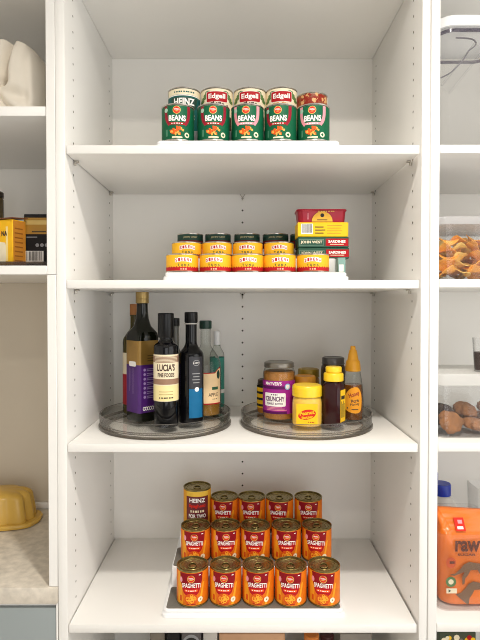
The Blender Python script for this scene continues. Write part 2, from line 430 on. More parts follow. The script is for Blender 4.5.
def heap(b, mp, u0, v0, w, h, n, m1, m2, l, seed=1, rx=.0034, ry=.0022):
    rnd = random.Random(seed)
    for i in range(n):
        a = rnd.uniform(0, 2 * pi); q = rnd.random() ** .5
        u, v, t = u0 + w * q * cos(a), v0 + h * q * sin(a), rnd.uniform(0, pi)
        pts = [(u + rx * x * cos(t) - ry * y * sin(t), v + rx * x * sin(t) + ry * y * cos(t)) for x, y in circ(0, 0, 1, 10)]
        b.poly(mp, pts, m1 if i % 3 else m2, l + i * .05)
def beans_label(swoosh, low):
    def f(R, H):
        b = sleeve(R, .0045, H - .0045, GRN); mp = cyl(R)
        for sg in (-1, 1):
            w = [(.0305, .075), (.030, .056), (.0265, .043), (.019, .032)]; v = [(.0225, .075), (.0225, .058), (.0205, .048), (.015, .036)]
            q = [(sg * x, y) for x, y in smooth(w, 4)] + [(sg * x, y) for x, y in reversed(smooth(v, 4))]
            b.poly(mp, q if sg > 0 else q[::-1], swoosh, 2)
        logo(b, mp, -.001, .0655, .0085)
        b.text(mp, 'BEANS', 0, .0485, .037, .0125, INKW, 5, .035)
        b.poly(mp, rrec(-.0165, .0165, .0345, .0395, .002), swoosh if low else RED, 4)
        bars(b, mp, 0, .037, .026, .0018, INKW, 6)
        heap(b, mp, 0, .0215, .014, .0085, 44, BEANO, BEANL, 4, 1, .0027, .0018)
        b.poly(mp, rrec(-.011, .011, .0062, .0092, .001), CREAM, 4)
        b.poly(mp, circ(.0215, .0135, .0058, 16), CREAM, 4); b.poly(mp, circ(.0215, .0135, .0034, 4), GRN, 5)
        b.poly(mp, circ(-.0255, .066, .0046, 16), M('label_pale_green', (170, 200, 180), .5), 4)
        b.poly(mp, rect(-.026, -.0215, .0105, .025), M('label_mid_green', (70, 130, 100), .5), 3)
        return b
    return f

RY0 = .022
RACKD = .287
def make_rack(label, x, z, h=(.0185, .067, .1015), y0=RY0, hw=.1985):
    t = thing('step_rack', label, 'rack', (x, y0, z), 0, 'tiered can racks')
    b = MB(); h1, h2, h3 = h; cy = RACKD / 2
    b.prism(rrect(hw * 2, RACKD, .012, 5, (0, cy)), 0, .009, PLAST_W, .0015)
    b.prism(rrect(hw * 2 - .008, RACKD - .005, .010, 5, (0, cy + .001)), .009, h1 - .001, PLAST_W, .002)
    b.prism(rrect(hw * 2 - .022, RACKD - .093, .006, 4, (0, .093 + (RACKD - .093) / 2 - .001)), h1 - .002, h2 - .001, PLAST_W, .0015)
    b.prism(rrect(hw * 2 - .038, RACKD - .187, .006, 4, (0, .187 + (RACKD - .187) / 2 - .002)), h2 - .002, h3 - .001, PLAST_W, .0015)
    b.build('body', t)
    for k, (ya, yb, hh, wd) in enumerate(((.0075, .0922, h1, hw - .0095), (.0945, .1855, h2, hw - .0135), (.1895, .282, h3, hw - .0215))):
        MB().prism(rrect(wd * 2, yb - ya, .006, 4, (0, (ya + yb) / 2)), hh - .0012, hh, PAD, .0003).build('pad', t)
    return t
ROWY = (RY0 + .044, RY0 + .138, RY0 + .229)
H4 = (.0185, .067, .1015)
make_rack('white three-step can rack with grey pads under the spaghetti cans', XX(253.5, RY0, 616), Z4)
make_rack('white can rack under the green bean cans on the top shelf', XX(248, RY0, 140), Z1)
H2 = (.0185, .0556, .0875)
make_rack('white can rack under the yellow tuna tins', XX(256, RY0, 276), Z2, H2)
CR, CH = .0350, .080
ORD = ('leftmost', 'second from left', 'middle', 'second from right', 'rightmost')
def jit(): return R_(random.uniform(-5, 5))
spag = make_can('spaghetti_can', 'can', CR, CH, GOLDTIN, spag_label)
for row, (pxs, nm) in enumerate((((192.6, 225.6, 258.2, 290.6, 323.8), 'front row'), ((195.8, 225.8, 255.3, 286.3, 316.7), 'middle row'), ((None, 224.4, 251.8, 279.4, 308.2), 'back row'))):
    for i, p in enumerate(pxs):
        if p is None: continue
        Y = ROWY[row]
        w_ = ORD[i] if row < 2 else ('', 'beside the taller maroon-labelled can', 'second from left of four', 'second from right', 'rightmost')[i]
        x = XX(p, Y, 570 - row * 40)
        place(spag, (x, Y + random.uniform(-.002, .002), Z4 + H4[row]), -math.atan2(x, Y + DIST) + jit() + R_(-2), 'orange spaghetti can in the %s of the lower rack, %s' % (nm, w_), 'spaghetti cans on the lower rack')
def heinz_two(R, H):
    b = sleeve(R, .0045, H - .0045, M('label_mustard', (226, 160, 44), .5, spec=.22)); mp = cyl(R); P = M('label_maroon', (104, 22, 30), .5)
    b.poly(mp, rect(-.030, .030, H - .016 , H - .0048), M('label_gold_band', (236, 190, 70), .5, spec=.22), 1)
    b.poly(mp, rect(-.030, .030, .01, H - .017), P, 2)
    b.text(mp, 'HEINZ', 0, H - .0265, .041, .0105, INKW, 4, .03)
    b.text(mp, 'Spaghetti', 0, H - .041, .043, .0105, BRED, 4, .04)
    bars(b, mp, 0, H - .054, .036, .0055, CREAM, 4, 6)
    b.text(mp, 'FOR TWO', 0, H - .066, .045, .010, INKW, 4, .03)
    b.poly(mp, circ(0, .022, .014, 20, .011), SPAGD, 4)
    return b
hz = make_can('spaghetti_can', 'can', CR, .106, GOLDTIN, heinz_two)
x = XX(197.3, ROWY[2], 520)
tag(hz, 'tall can with maroon label and mustard band at the back left of the lower rack', 'can'); hz.location = (x, ROWY[2], Z4 + H4[2]); hz.rotation_euler.z = -math.atan2(x, ROWY[2] + DIST)

WINE = M('label_wine', (150, 30, 48), .5, spec=.22)
bd = make_can('bean_can', 'can', .0352, CH, TIN, beans_label(WINE, False)); bp = make_can('bean_can', 'can', .0352, CH, TIN, beans_label(PINK, True))
for i, p in enumerate((178, 213.5, 247.5, 280.5, 313.2)):
    Y = ROWY[0]; x = XX(p, Y, 120); pk = i in (2, 4)
    t_ = ('leftmost, wine-red curve', 'second from left, wine-red curve', 'middle one, pink curve', 'second from right, wine-red curve', 'rightmost, pink curve')[i]
    place(bp if pk else bd, (x, Y, Z1 + H4[0]), -math.atan2(x, Y + DIST) + R_((-3, 0, -4, -8, -2)[i]), 'green baked bean can on the top shelf, ' + t_, 'green bean cans on the top shelf')
TEAL = M('label_teal', (24, 92, 88), .5, spec=.22)
def heinz_green(R, H):
    b = sleeve(R, .0045, H - .0045, TEAL); mp = cyl(R)
    b.poly(mp, rect(-.05, .05, H - .018, H - .0048), CREAM, 1)
    bars(b, mp, 0, H - .0115, .05, .0032, TEAL, 3, 9)
    b.poly(mp, [(-.034, H - .024), (.034, H - .024), (.03, H - .05), (-.03, H - .05)], DGRN, 2)
    b.poly(mp, [(-.05, H - .0185), (.05, H - .0185), (.05, H - .0205), (-.05, H - .0205)], INKW, 2)
    b.text(mp, 'HEINZ', 0, H - .034, .050, .016, INKW, 4, .04)
    b.text(mp, 'BEANS', 0, .036, .05, .014, CREAM, 4, .05); heap(b, mp, 0, .018, .018, .008, 20, BEANO, BEANL, 4)
    return b
def edgell(m1, m2, seed):
    def f(R, H):
        b = sleeve(R, .0045, H - .0045, CREAM); mp = cyl(R); LEAF = M('leaf_green', (88, 122, 62), .5)
        for sg in (-1, 1):
            for k in range(4):
                c = circ(sg * (.022 + .006 * k), H - .012 - .006 * k, .008, 12, .004); b.poly(mp, c, LEAF, 1 + k * .2)
        b.poly(mp, rrec(-.0260, .0260, H - .0355, H - .0105, .003), INKW, 4)
        b.poly(mp, rrec(-.0250, .0250, H - .0346, H - .0114, .003), RED, 5)
        b.text(mp, 'Edgell', 0, H - .0232, .040, .0145, INKW, 6, .03)
        heap(b, mp, 0, H - .048, .033, .011, 70, m1, m2, 2, seed)
        b.poly(mp, rect(-.04, .04, .006, .04), m1, 1.5)
        return b
    return f
def mixed(R, H):
    b = sleeve(R, .0045, H - .0045, CREAM); mp = cyl(R)
    b.poly(mp, rect(-.045, .045, H - .028, H - .0048), M('bean_brown', (150, 72, 40), .5, var=.2, scale=150), 1)
    heap(b, mp, 0, H - .016, .04, .010, 50, M('bean_red', (150, 44, 30), .5, spec=.22), M('bean_tan', (222, 170, 110), .5), 2, 5, .0044, .003)
    b.poly(mp, rrec(-.014, .014, H - .05, H - .03, .003), RED, 3)
    return b
BB = M('black_bean', (52, 36, 32), .4); BT = M('bean_tan', (222, 170, 110), .5); CP = M('chickpea', (214, 150, 80), .5)
Y = ROWY[1]; R2 = .0378
e1 = make_can('bean_can', 'can', R2, .105, TIN, edgell(BB, M('bean_grey', (110, 84, 70), .5), 2))
rows = [(make_can('bean_can', 'can', R2, .105, TIN, heinz_green), 184.2, 'teal can with cream top band behind the leftmost green bean can'),
        (e1, 216.8, 'cream can with red sign label, leftmost of three, in the top shelf back row'),
        (e1, 249.8, 'cream can with red sign label behind the middle green bean can'),
        (make_can('bean_can', 'can', .0368, .106, TIN, edgell(CP, BT, 4)), 281.5, 'cream can with red sign label and tan chickpea picture in the back row'),
        (make_can('bean_can', 'can', .0362, .0945, TIN, mixed), 312, 'shorter can with brown bean picture behind the rightmost green bean can')]
for c, p, t_ in rows:
    x = XX(p, Y, 100); c['category'] = 'can'
    place(c, (x, Y + .0015, Z1 + H4[1]), -math.atan2(x, Y + DIST), t_, 'cans in the back row of the top shelf')

# tuna tins
TUY = M('tuna_yellow', (246, 184, 40), .5, spec=.22, var=.05); TUR = M('tuna_red', (186, 24, 36), .5, spec=.22)
def tuna_label(R, H):
    b = sleeve(R, .003, H - .003, TUY); mp = cyl(R)
    pts = [(-.06, .0032)] + [(-.06 + .12 * i / 40, .0105 + (.0022 if i % 2 else -.0005)) for i in range(41)] + [(.06, .0032)]
    b.poly(mp, pts, TUR, 2)
    for k, ch in enumerate('SIRENA'):
        u = -.0155 + .0062 * k; v = .0255 + .0022 * (1 - ((k - 2.5) / 2.5) ** 2)
        b.poly(mp, rect(u - .0031, u + .0031, v - .0045, v + .0045), INKW, 2 + .01 * k); b.text(mp, ch, u, v, .0044, .0066, TUR, 4, .03)
    for k, ch in enumerate('TUNA'): b.text(mp, ch, -.0105 + .007 * k, .0155, .004, .0048, M('tuna_green', (40, 80, 40), .5), 4, .05)
    bars(b, mp, 0, .0065, .014, .002, CREAM, 4, 3)
    return b
def green_label(R, H):
    b = sleeve(R, .003, H - .003, DGRN); mp = cyl(R)
    b.poly(mp, rect(-.05, .05, .0032, H * .55), M('label_deep_red', (120, 30, 34), .5, spec=.22), 1)
    b.text(mp, 'JOHN WEST', 0, H - .0105, .036, .0045, M('label_pale_gold', (200, 190, 140), .5), 3, .02)
    return b
TR, THH = .0352, .040
tu = make_can('tuna_tin', 'tin', TR, THH, TIN, tuna_label); tg = make_can('fish_tin', 'tin', .0325, THH, TIN, green_label)
for i, p in enumerate((182.4, 215.6, 247.6, 279.6, 312.8)):
    Y = ROWY[0]; x = XX(p, Y, 260)
    place(tu, (x, Y, Z2 + H2[0]), -math.atan2(x, Y + DIST) + R_((4, -6, 2, 3, 0)[i]), 'yellow and red tuna tin in the front row of the middle rack, ' + ORD[i], 'yellow tuna tins')
for i, p in enumerate((186.8, 217, 247.8, 279)):
    Y = ROWY[1]; x = XX(p, Y, 245)
    place(tu, (x, Y + .002, Z2 + H2[1]), -math.atan2(x, Y + DIST) + R_((2, 5, -4, 2)[i]), 'yellow tuna tin in the second row of the middle rack, %s of four' % ('leftmost', 'second from left', 'second from right', 'rightmost')[i], 'yellow tuna tins')
for i, p in enumerate((190.3, 218, 247, 275.5, 303)):
    Y = ROWY[2]; x = XX(p, Y, 236)
    place(tg, (x, Y, Z2 + H2[2]), -math.atan2(x, Y + DIST), 'dark green fish tin in the middle rack back row, ' + (ORD[i] if i < 4 else 'behind the stacked flat tins'), 'dark green fish tins')
# flat tins and cartons stacked at the right end
JG = M('carton_green', (26, 78, 58), .5); xs = XX(323.3, .127, 240); zb = Z2 + H2[1]; W = .1175; DD = .062; Y0 = .125
def carton(name, label, cat, z, h, m, dx=0, w=W, group=None):
    t = thing(name, label, cat, (xs + dx, Y0, z), 0, group)
    MB().box(-w / 2, w / 2, 0, DD, 0, h, m, .0012, 1).build('carton', t)
    return t
for k, (z, t_) in enumerate(((zb, 'flat green sardine carton at the bottom of the stack right of the tuna tins'), (zb + .0252, 'flat green sardine carton second from bottom of the stack right of the tuna tins'))):
    t = carton('sardine_carton', t_, 'carton', z, .0245, JG, .001 * (1 - k), group='green sardine cartons')
    b = MB(); mp = flat((-W / 2, 0, 0))
    b.poly(mp, rect(.064, W - .001, .0035, .021), RED, 1); b.text(mp, 'SARDINES', .090, .0142, .040, .0062, INKW, 3, .04); b.poly(mp, rect(.074, .106, .007, .0085), CREAM, 2)
    b.poly(mp, rect(.002, .060, .005, .0195), M('carton_light_green', (120, 150, 130), .5), 1); b.poly(mp, rect(.003, .059, .006, .0185), JG, 2); b.text(mp, 'JOHN WEST', .031, .012, .050, .008, CREAM, 3, .03)
    b.build('printed_front', t.children[0])
t = carton('fish_carton', 'yellow carton with barcode on the stack right of the tuna tins', 'carton', zb + .0505, .0335, YEL, -.001)
b = MB(); mp = flat((-W / 2, 0, 0)); b.poly(mp, rect(.008, .035, .006, .030), INKW, 1)
u = .010
rnd = random.Random(5)
while u < .032:
    q = rnd.uniform(.0005, .0014); b.poly(mp, rect(u, u + q, .009, .029), INK, 2); u += q + rnd.uniform(.0006, .0012)
for k in range(3): b.poly(mp, rect(.040, .060 + .004 * (k % 2), .007 + .007 * k, .0095 + .007 * k), M('ink_brown', (96, 70, 20), .5), 1)
for k in range(4): b.poly(mp, rect(.068, .1 + .003 * (k % 2), .007 + .006 * k, .0085 + .006 * k), M('ink_ochre', (206, 150, 20), .5), 1)
b.build('printed_front', t.children[0])
t = thing('flat_tin', 'red flat tin with yellow emblem on top of the stack right of the tuna tins', 'tin', (xs - .003, Y0, zb + .0843))
MAR = M('tin_red', (168, 18, 44), .3, .2)
b = MB(); cy = DD / 2
b.loft([[(x, y, z) for x, y in rrect(w_, d_, r_, 5, (0, cy))] for w_, d_, r_, z in ((.106, .052, .01, 0), (.108, .054, .011, .0015), (.113, .058, .012, .0255), (.117, .061, .013, .027), (.118, .062, .013, .029), (.117, .061, .013, .0305), (.112, .056, .012, .0308), (.111, .055, .012, .029))], MAR)
b.build('tin_body', t)
b = MB(); mp = flat((0, .0014, 0))
b.poly(mp, [(.024 * cos(pi * i / 20), .0012 + .023 * sin(pi * i / 20)) for i in range(21)], M('emblem_yellow', (240, 180, 40), .4), 6)
b.poly(mp, circ(0, .0155, .0045, 16), INK, 7); bars(b, mp, .010, .0247, .040, .0018, GOLDI, 8, 7); b.poly(mp, rect(-.012, .012, .004, .0062), M('ink_brown', (96, 70, 20), .5), 7); b.poly(mp, rect(-.034, -.032, .006, .021), PINK, 6)
o = b.build('emblem', t); o.rotation_euler.x = R_(6); 
xq = XX(343.8, .06, 266)
t = thing('small_carton', 'slim pale teal carton standing at the right end of the tuna rack', 'carton', (xq, .083, Z2 + H2[0]))
MB().box(-.0085, .0085, 0, .03, 0, .0355, M('carton_teal', (130, 166, 158), .5), .001, 1).build('carton', t)
MB().poly(flat((0, 0, 0)), rect(-.006, .004, .004, .020), INKW, 1).build('printed_front', t.children[0])

# ------------------------------------------------------------------ turntables
SR = .1595
def make_susan(label, x, y):
    t = thing('turntable', label, 'turntable', (x, y, Z3), 0, 'clear turntables')
    b = MB().lathe([(.135, .0004), (SR - .003, .0004)], EDGEA, 96).lathe([(SR - .003, .0004), (SR, .0012), (SR, .0064)], RIM, 96).lathe([(SR, .0064), (SR - .0015, .0074), (SR - .004, .0074)], EDGEA, 96).lathe([(SR - .004, .0074), (.135, .0074), (.135, .0004)], RIM, 96)
    b.build('base', t)
    b = MB().lathe([(SR - .0065, .0085), (0, .0085)], ACRYL, 96).lathe([(0, .0115), (SR - .0085, .0115)], ACRYL, 96)
    b.lathe([(SR - .0085, .0115), (SR - .0062, .0125), (SR - .0055, .015)], EDGEA, 96).lathe([(SR - .0055, .015), (SR - .0042, .0335)], RIM, 96).lathe([(SR - .0042, .0335), (SR - .0030, .0345), (SR - .0015, .0335)], EDGEA, 96).lathe([(SR - .0015, .0335), (SR - .0024, .0120)], RIM, 96).lathe([(SR - .0024, .0120), (SR - .0035, .0092), (SR - .0065, .0085)], EDGEA, 96)
    b.build('tray', t)
    return t
SYC = .1845
SXL, SXR = XX(166, SYC, 425), XX(305.7, SYC, 425)
make_susan('clear round turntable holding the oil and vinegar bottles', SXL, SYC)
make_susan('clear round turntable holding the jars and honey bottles', SXR, SYC)
ZP = Z3 + .0122

DGLASS = M('dark_green_glass', (16, 18, 8), .06, var=.1, spec=.35); BGLASS = M('black_glass', (10, 10, 13), .06, spec=.35)
OLIVE = M('olive_glass', (70, 62, 22), .08, spec=.35)
def hgt(py, Y): return ZZ(py, Y) - ZP
# big square olive oil bottle
Y = .178; x = XX(142.5, Y, 360); H = hgt(292, Y); w = .059
t = thing('oil_bottle', 'tall square dark green oil bottle with gold cap and purple label', 'bottle', (x, Y, ZP), R_(44))
b = MB(); zs = H - .076
nb, fb = hgt(317, Y), hgt(331, Y)
secs = [(w - .004, .006, 0), (w, .008, .003), (w, .008, fb - .012), (w - .0015, .012, fb - .004), (w - .008, .02, fb + .005), (w - .017, .022, fb + .012), (w - .028, .0178, nb - .004), (.029, .0144, nb + .006), (.0275, .0137, nb + .014), (.0265, .0132, H - .028), (.029, .0145, H - .027), (.029, .0145, H - .0245), (.026, .013, H - .024), (.026, .013, H - .005)]
b.loft([[(X_, Y_, z) for X_, Y_ in rrect(a, a, r, 6)] for a, r, z in secs], DGLASS); b.build('glass_body', t)
GCAP = M('gold_cap', (164, 138, 84), .35, .6)
MB().lathe([(.0148, H - .0275), (.0158, H - .0265), (.0158, H - .018), (.0152, H - .0175), (.0152, H - .0165), (.0158, H - .016), (.0158, H - .001), (.0148, H), (0, H)], GCAP, 32).build('cap', t)
GOLDL = M('gold_label', (158, 122, 58), .35, .35, var=.12, scale=30); PUR = M('purple_label', (70, 22, 104), .45, var=.1, scale=30); LAV = M('lavender_ink', (160, 136, 182), .5)
zl1 = hgt(340, Y); zl2 = hgt(363.5, Y); zl3 = .022
b = MB()
def ring(z0, z1, m, e): b.loft([[(X_, Y_, z) for X_, Y_ in rrect(w + e, w + e, .0085, 6)] for z in (z0, z1)], m, False, False)
ring(zl3, zl2, PUR, .0008); ring(zl2, zl1, GOLDL, .0008)
fr = flat((0, -w / 2 - .0004, 0)); lf = flat((-w / 2 - .0004, 0, 0), (0, -1, 0))
rnd = random.Random(11)
for k in range(7):
    v = zl2 - .012 - .0108 * k
    b.poly(fr, circ(-.014, v, .0034, 12), LAV, 1)
    for j in range(2): b.poly(fr, rect(-.008, rnd.uniform(.008, .02), v + .0008 - .004 * j, v + .0026 - .004 * j), LAV, 1)
for k in range(4): b.poly(lf, rect(-.010 + .0062 * k, -.0105 + .0062 * k, zl2 - rnd.uniform(.05, .07), zl2 - .008), LAV, 1)
b.poly(lf, rrec(-.012, .018, zl2 - .004, zl2 + .008, .004), INKW, 1)
for k in range(5): b.tube([fr(-.016 + .006 * k + .0028 * cos(a), .032 + .004 * sin(a), 3) for a in [2 * pi * i / 12 for i in range(12)]], .0008, INKW, 5, True)
for k in range(3): b.poly(fr, rect(-.006, .02 - .003 * k, zl2 + .02 - .006 * k, zl2 + .0225 - .006 * k), M('ink_brown', (96, 70, 20), .5), 1)
b.build('label_wrap', t)

def round_bottle(name, label, px, Y, pyt, R, neck, mat, capmat, capR, caph, shoulder, mid=360, neckh=None, capname='cap', base=None, rz=None, necktop=None):
    base = ZP if base is None else base
    x = XX(px, Y, mid); H = ZZ(pyt, Y) - base
    t = thing(name, label, 'bottle', (x, Y, base), -math.atan2(x, Y + DIST) if rz is None else rz)
    s1 = shoulder; s2 = s1 + (neckh or .03)
    prof = [(0, .003), (R * .7, .002), (R - .004, 0), (R - .001, .0015), (R, .005), (R, s1 * .5), (R, s1)] + smooth([(R, s1), (R * .93, s1 + (s2 - s1) * .3), (R * .66, s1 + (s2 - s1) * .62), (neck * 1.12, s2 - (s2 - s1) * .1), (neck, s2 + .004)], 5)[1:] + [(neck, H - caph - .001), (neck + .0012, H - caph), (neck + .0012, H - caph + .002), (neck - .001, H - caph + .0025), (neck - .001, H - .004), (0, H - .004)]
    MB().lathe(prof, mat, 44).build('glass_body', t)
    MB().lathe([(capR - .0005, H - caph + .002), (capR, H - caph + .003), (capR, H - .0015), (capR - .0015, H), (0, H)], capmat, 32).build(capname, t)
    return t, H, x
# Lucia's
BAND = M('label_taupe', (150, 116, 92), .55); PAPER = M('label_paper', (236, 222, 190), .55); YPAP = M('label_pale_yellow', (238, 222, 160), .55)
R = .0282
t, H, x = round_bottle('vinegar_bottle', 'black round bottle with cream and brown banded label, front of the left turntable', 166.0, .112, 313, R, .0135, BGLASS, BLACKP, .0185, .058, hgt(347, .112), neckh=.018)
za, zb_ = hgt(402, .08), hgt(355, .08)
b = MB(); mp = cyl(R); hl = zb_ - za
b.poly(mp, rect(-.042, .042, za, zb_), PAPER, 1, du=.004)
b.poly(mp, rect(-.042, .042, za + .001, za + hl * .34), YPAP, 2); b.poly(mp, rect(-.042, .042, zb_ - hl * .17, zb_ - .003), BAND, 2); b.poly(mp, rect(-.042, .042, za + hl * .36, za + hl * .48), BAND, 2)
for k in range(5): b.poly(mp, rect(-.03, .03, zb_ - hl * (.155 - .028 * k), zb_ - hl * (.145 - .028 * k)), PAPER, 3)
BRN = M('ink_dark_brown', (70, 42, 30), .55)
b.text(mp, "LUCIA'S", 0, zb_ - hl * .275, .042, .016, BRN, 4, .035); b.text(mp, 'FINE FOODS', 0, zb_ - hl * .435, .039, .0095, BRN, 4, .03)
for k in range(2): b.poly(mp, rect(-.016, .016, za + hl * (.2 - .06 * k), za + hl * (.215 - .06 * k)), M('ink_tan', (190, 160, 100), .5), 3)
bars(b, mp, 0, za + .008, .034, .003, BRN, 4, 6)
b.build('paper_label', t)
# cork topped bottle behind
t, H, x = round_bottle('oil_bottle', 'oil bottle with tan cork-like cap, mostly behind the purple-labelled bottle', 134.6, .262, 304, .0300, .0105, OLIVE, M('tan_cap', (168, 108, 52), .5), .0118, .03, hgt(338, .262) - .012, neckh=.04)
b = MB(); mp = cyl(.0300); b.poly(mp, rect(-.055, .055, hgt(403, .26), hgt(373, .26)), M('label_crimson', (166, 30, 36), .5), 1); b.poly(mp, rect(-.055, .055, hgt(373, .26), hgt(352, .26)), PAPER, 1); b.build('paper_label', t)
# grey bottle behind
t, H, x = round_bottle('sauce_bottle', 'grey glass bottle with black cap, behind and between the two black bottles', 175.3, .272, 318, .0225, .0095, M('grey_glass', (104, 102, 94), .12, spec=.35), BLACKP, .0115, .022, hgt(362, .272), neckh=.04)
# balsamic
R = .0298
t, H, x = round_bottle('balsamic_bottle', 'slim black bottle with a blue-bottomed label', 191.2, .152, 312, R, .0135, BGLASS, BLACKP, .0158, .026, hgt(356, .152), neckh=.03)
MB().lathe([(.0138, H - .029), (.0162, H - .0285), (.0162, H - .0262), (.0138, H - .026)], M('grey_ring', (196, 192, 186), .4), 32).build('neck_ring', t)
b = MB(); mp = cyl(R, 0, R_(24)); za, zc, zb_ = hgt(418, .125), hgt(389, .125), hgt(357, .125)
b.poly(mp, rect(-.0175, .0185, zc, zb_), M('label_charcoal', (44, 44, 50), .5), 1); b.poly(mp, rect(-.0175, .0185, za, zc), M('label_blue', (20, 104, 150), .5, spec=.22), 1)
b.poly(mp, circ(0, zb_ - .014, .0085, 20, .007), M('ink_silver', (150, 150, 152), .5, spec=.22), 2); b.poly(mp, circ(0, zb_ - .014, .007, 20, .0056), M('label_charcoal', (44, 44, 50), .5), 3); bars(b, mp, 0, zb_ - .014, .016, .0022, INKW, 4, 5)
for k in range(4): b.poly(mp, rect(-.010 + .002 * (k % 2), .010 - .002 * (k % 2), zb_ - .040 - .007 * k, zb_ - .038 - .007 * k), M('ink_silver', (150, 150, 152), .5, spec=.22), 2)
b.poly(mp, circ(.001, zc - .001, .0055, 12), INKW, 3)
b.build('paper_label', t)
# apple cider vinegar
R = .0395; Y = .232
t, H, x = round_bottle('vinegar_bottle', 'clear vinegar bottle with dark green cap and peach label', 205.6, Y, 320.5, R, .0125, GLASS, M('green_cap', (14, 52, 40), .4), .0155, .0225, hgt(368, Y), neckh=.062)
MB().lathe([(0, .0045), (R - .004, .0045), (R - .003, .008), (R - .003, .042), (0, .042)], M('amber_liquid', (150, 106, 40), .1, coat=.3), 40).build('vinegar', t)
b = MB(); mp = cyl(R); za, zb_ = hgt(405, .19), hgt(373, .19); PEACH = M('label_peach', (242, 208, 158), .5)
b.poly(mp, [(-.045, za), (.045, za), (.045, zb_ + .012), (.036, zb_ + .010), (.024, zb_), (-.045, zb_)], RED, 1); b.poly(mp, [(-.044, za + .003), (.044, za + .003), (.044, zb_ + .009), (.036, zb_ + .008), (.024, zb_ - .0025), (-.044, zb_ - .0025)], PEACH, 2)
b.text(mp, 'APPLE', .020, za + .024, .026, .009, BRN, 4, .01); bars(b, mp, .024, za + .013, .014, .002, BRN, 4, 3)
b.poly(mp, circ(.036, zb_ - .006, .006, 16, .011), DGRN, 3); b.poly(mp, rect(.016, .034, za + .036, za + .043), M('ink_green', (40, 92, 60), .5), 3)
b.build('paper_label', t)
# bottle behind, standing on the shelf
t, H, x = round_bottle('sauce_bottle', 'slim bottle with white cap and teal label, rightmost behind the left turntable', 217, .345, 331, .0200, .0085, GLASS, PLAST_W, .0090, .04, ZZ(356, .345) - Z3, neckh=.03, base=Z3 + .0002)
b = MB(); mp = cyl(.0200); TL = M('label_turquoise', (58, 140, 124), .5); b.poly(mp, rect(-.058, .058, .012, ZZ(357, .345) - Z3), TL, 1, du=.005); b.poly(mp, rect(-.02, .03, .05, .06), INKW, 2); b.build('paper_label', t)

# right turntable
def jar(name, label, px, Y, pyt, R, mat, lidm, lidh, lidR, mid=395, cat='jar', shoulder=.012, neckR=None):
    x = XX(px, Y, mid); H = hgt(pyt, Y); nr = neckR or R * .88
    t = thing(name, label, cat, (x, Y, ZP), -math.atan2(x, Y + DIST))
    top = H - lidh
    MB().lathe([(0, .002), (R - .006, .0015), (R - .003, 0), (R - .0008, .002), (R, .006)] + smooth([(R, top - shoulder - .004), (R * .985, top - shoulder * .6), (nr + .001, top - .001)], 4) + [(nr, top + .002), (nr, H - .003), (0, H - .003)], mat, 44).build('jar_body', t)
    b = MB().lathe([(lidR - .001, top + .0005), (lidR, top + .0015), (lidR, top + .0035), (lidR - .0008, top + .0045), (lidR - .0008, H - .003), (lidR - .002, H - .0008), (lidR - .004, H), (lidR - .005, H - .0008), (0, H - .0008)], lidm, 44); b.build('lid', t)
    return t, H, x
PBUT = M('peanut_butter', (176, 116, 50), .5, var=.18, scale=120); GREYM = M('grey_lid', (136, 130, 120), .32, .7)
R = .0395; Y = .192
t, H, x = jar('spread_jar', 'large nut butter jar with grey lid and magenta label', 279, Y, 361.5, R, GLASS, GREYM, .0135, .0372, shoulder=.020, neckR=.0345)
zf = H - .026
MB().lathe([(0, .004), (R - .004, .004), (R - .0018, .008), (R - .0018, zf), (R - .006, zf + .004), (0, zf + .002)], PBUT, 40).build('nut_butter', t)
b = MB(); mp = cyl(R, 0, R_(-4)); MAG = M('label_magenta', (158, 38, 138), .5, spec=.22); DMAG = M('label_plum', (88, 18, 84), .5, spec=.22)
Yf = .155; za, zb_ = hgt(414, Yf), hgt(381, Yf)
b.poly(mp, rect(-.058, .058, za, zb_), MAG, 1); b.poly(mp, rect(-.058, .028, zb_ - .020, zb_ - .0125), DMAG, 2); b.poly(mp, rect(-.058, .022, za, za + .006), DMAG, 2)
b.text(mp, "MAYVER'S", -.012, zb_ - .0065, .042, .008, INKW, 3, .03)
b.poly(mp, rrec(-.036, .019, za + .018, za + .050, .003), INKW, 3); b.text(mp, 'CRUNCHY', -.008, za + .036, .048, .012, DMAG, 5, .03); b.text(mp, 'PEANUT BUTTER', -.008, za + .0245, .040, .0055, DMAG, 5, .02); bars(b, mp, -.008, za + .046, .018, .0028, DMAG, 5, 4)
b.poly(mp, circ(.024, zb_ - .014, .0075, 16), M('label_sky', (150, 190, 226), .5), 4); b.poly(mp, circ(.024, zb_ - .014, .005, 16), INKW, 5)
for k in range(3): b.poly(mp, rect(-.03, .022 - .006 * k, za + .0085 + .003 * k, za + .010 + .003 * k), PINK, 3)
b.build('paper_label', t)
t, H, x = jar('spread_jar', 'small jar with black and yellow label peeking out left of the nut butter jar', 268, .268, 379, .0285, M('jar_amber', (176, 112, 30), .2, coat=.3), M('dark_lid', (60, 48, 36), .4), .014, .0275)
b = MB(); mp = cyl(.0285); b.poly(mp, rect(-.05, .05, .014, H - .018), YEL, 1)
for k in range(4): b.poly(mp, rect(-.05, .05, .018 + .016 * k, .024 + .016 * k), INK, 2)
b.build('paper_label', t)
R = .0350; Y = .132
YLID = M('yellow_lid', (246, 204, 36), .35); YPLA = M('yellow_jar', (236, 190, 80), .3, var=.05)
x = XX(307, Y, 410); H = hgt(384.5, Y)
t = thing('peanut_butter_jar', 'small peanut butter jar with bright yellow lid and red blob label', 'jar', (x, Y, ZP), -math.atan2(x, Y + DIST))
b = MB(); top = H - .027
b.loft([[(X_, Y_, z) for X_, Y_ in rrect(a, a, r, 6)] for a, r, z in ((.062, .026, 0), (.067, .028, .003), (.068, .029, .010), (.068, .029, top - .014), (.066, .031, top - .006), (.060, .0299, top), (.060, .0299, H - .004))], YPLA); b.build('jar_body', t)
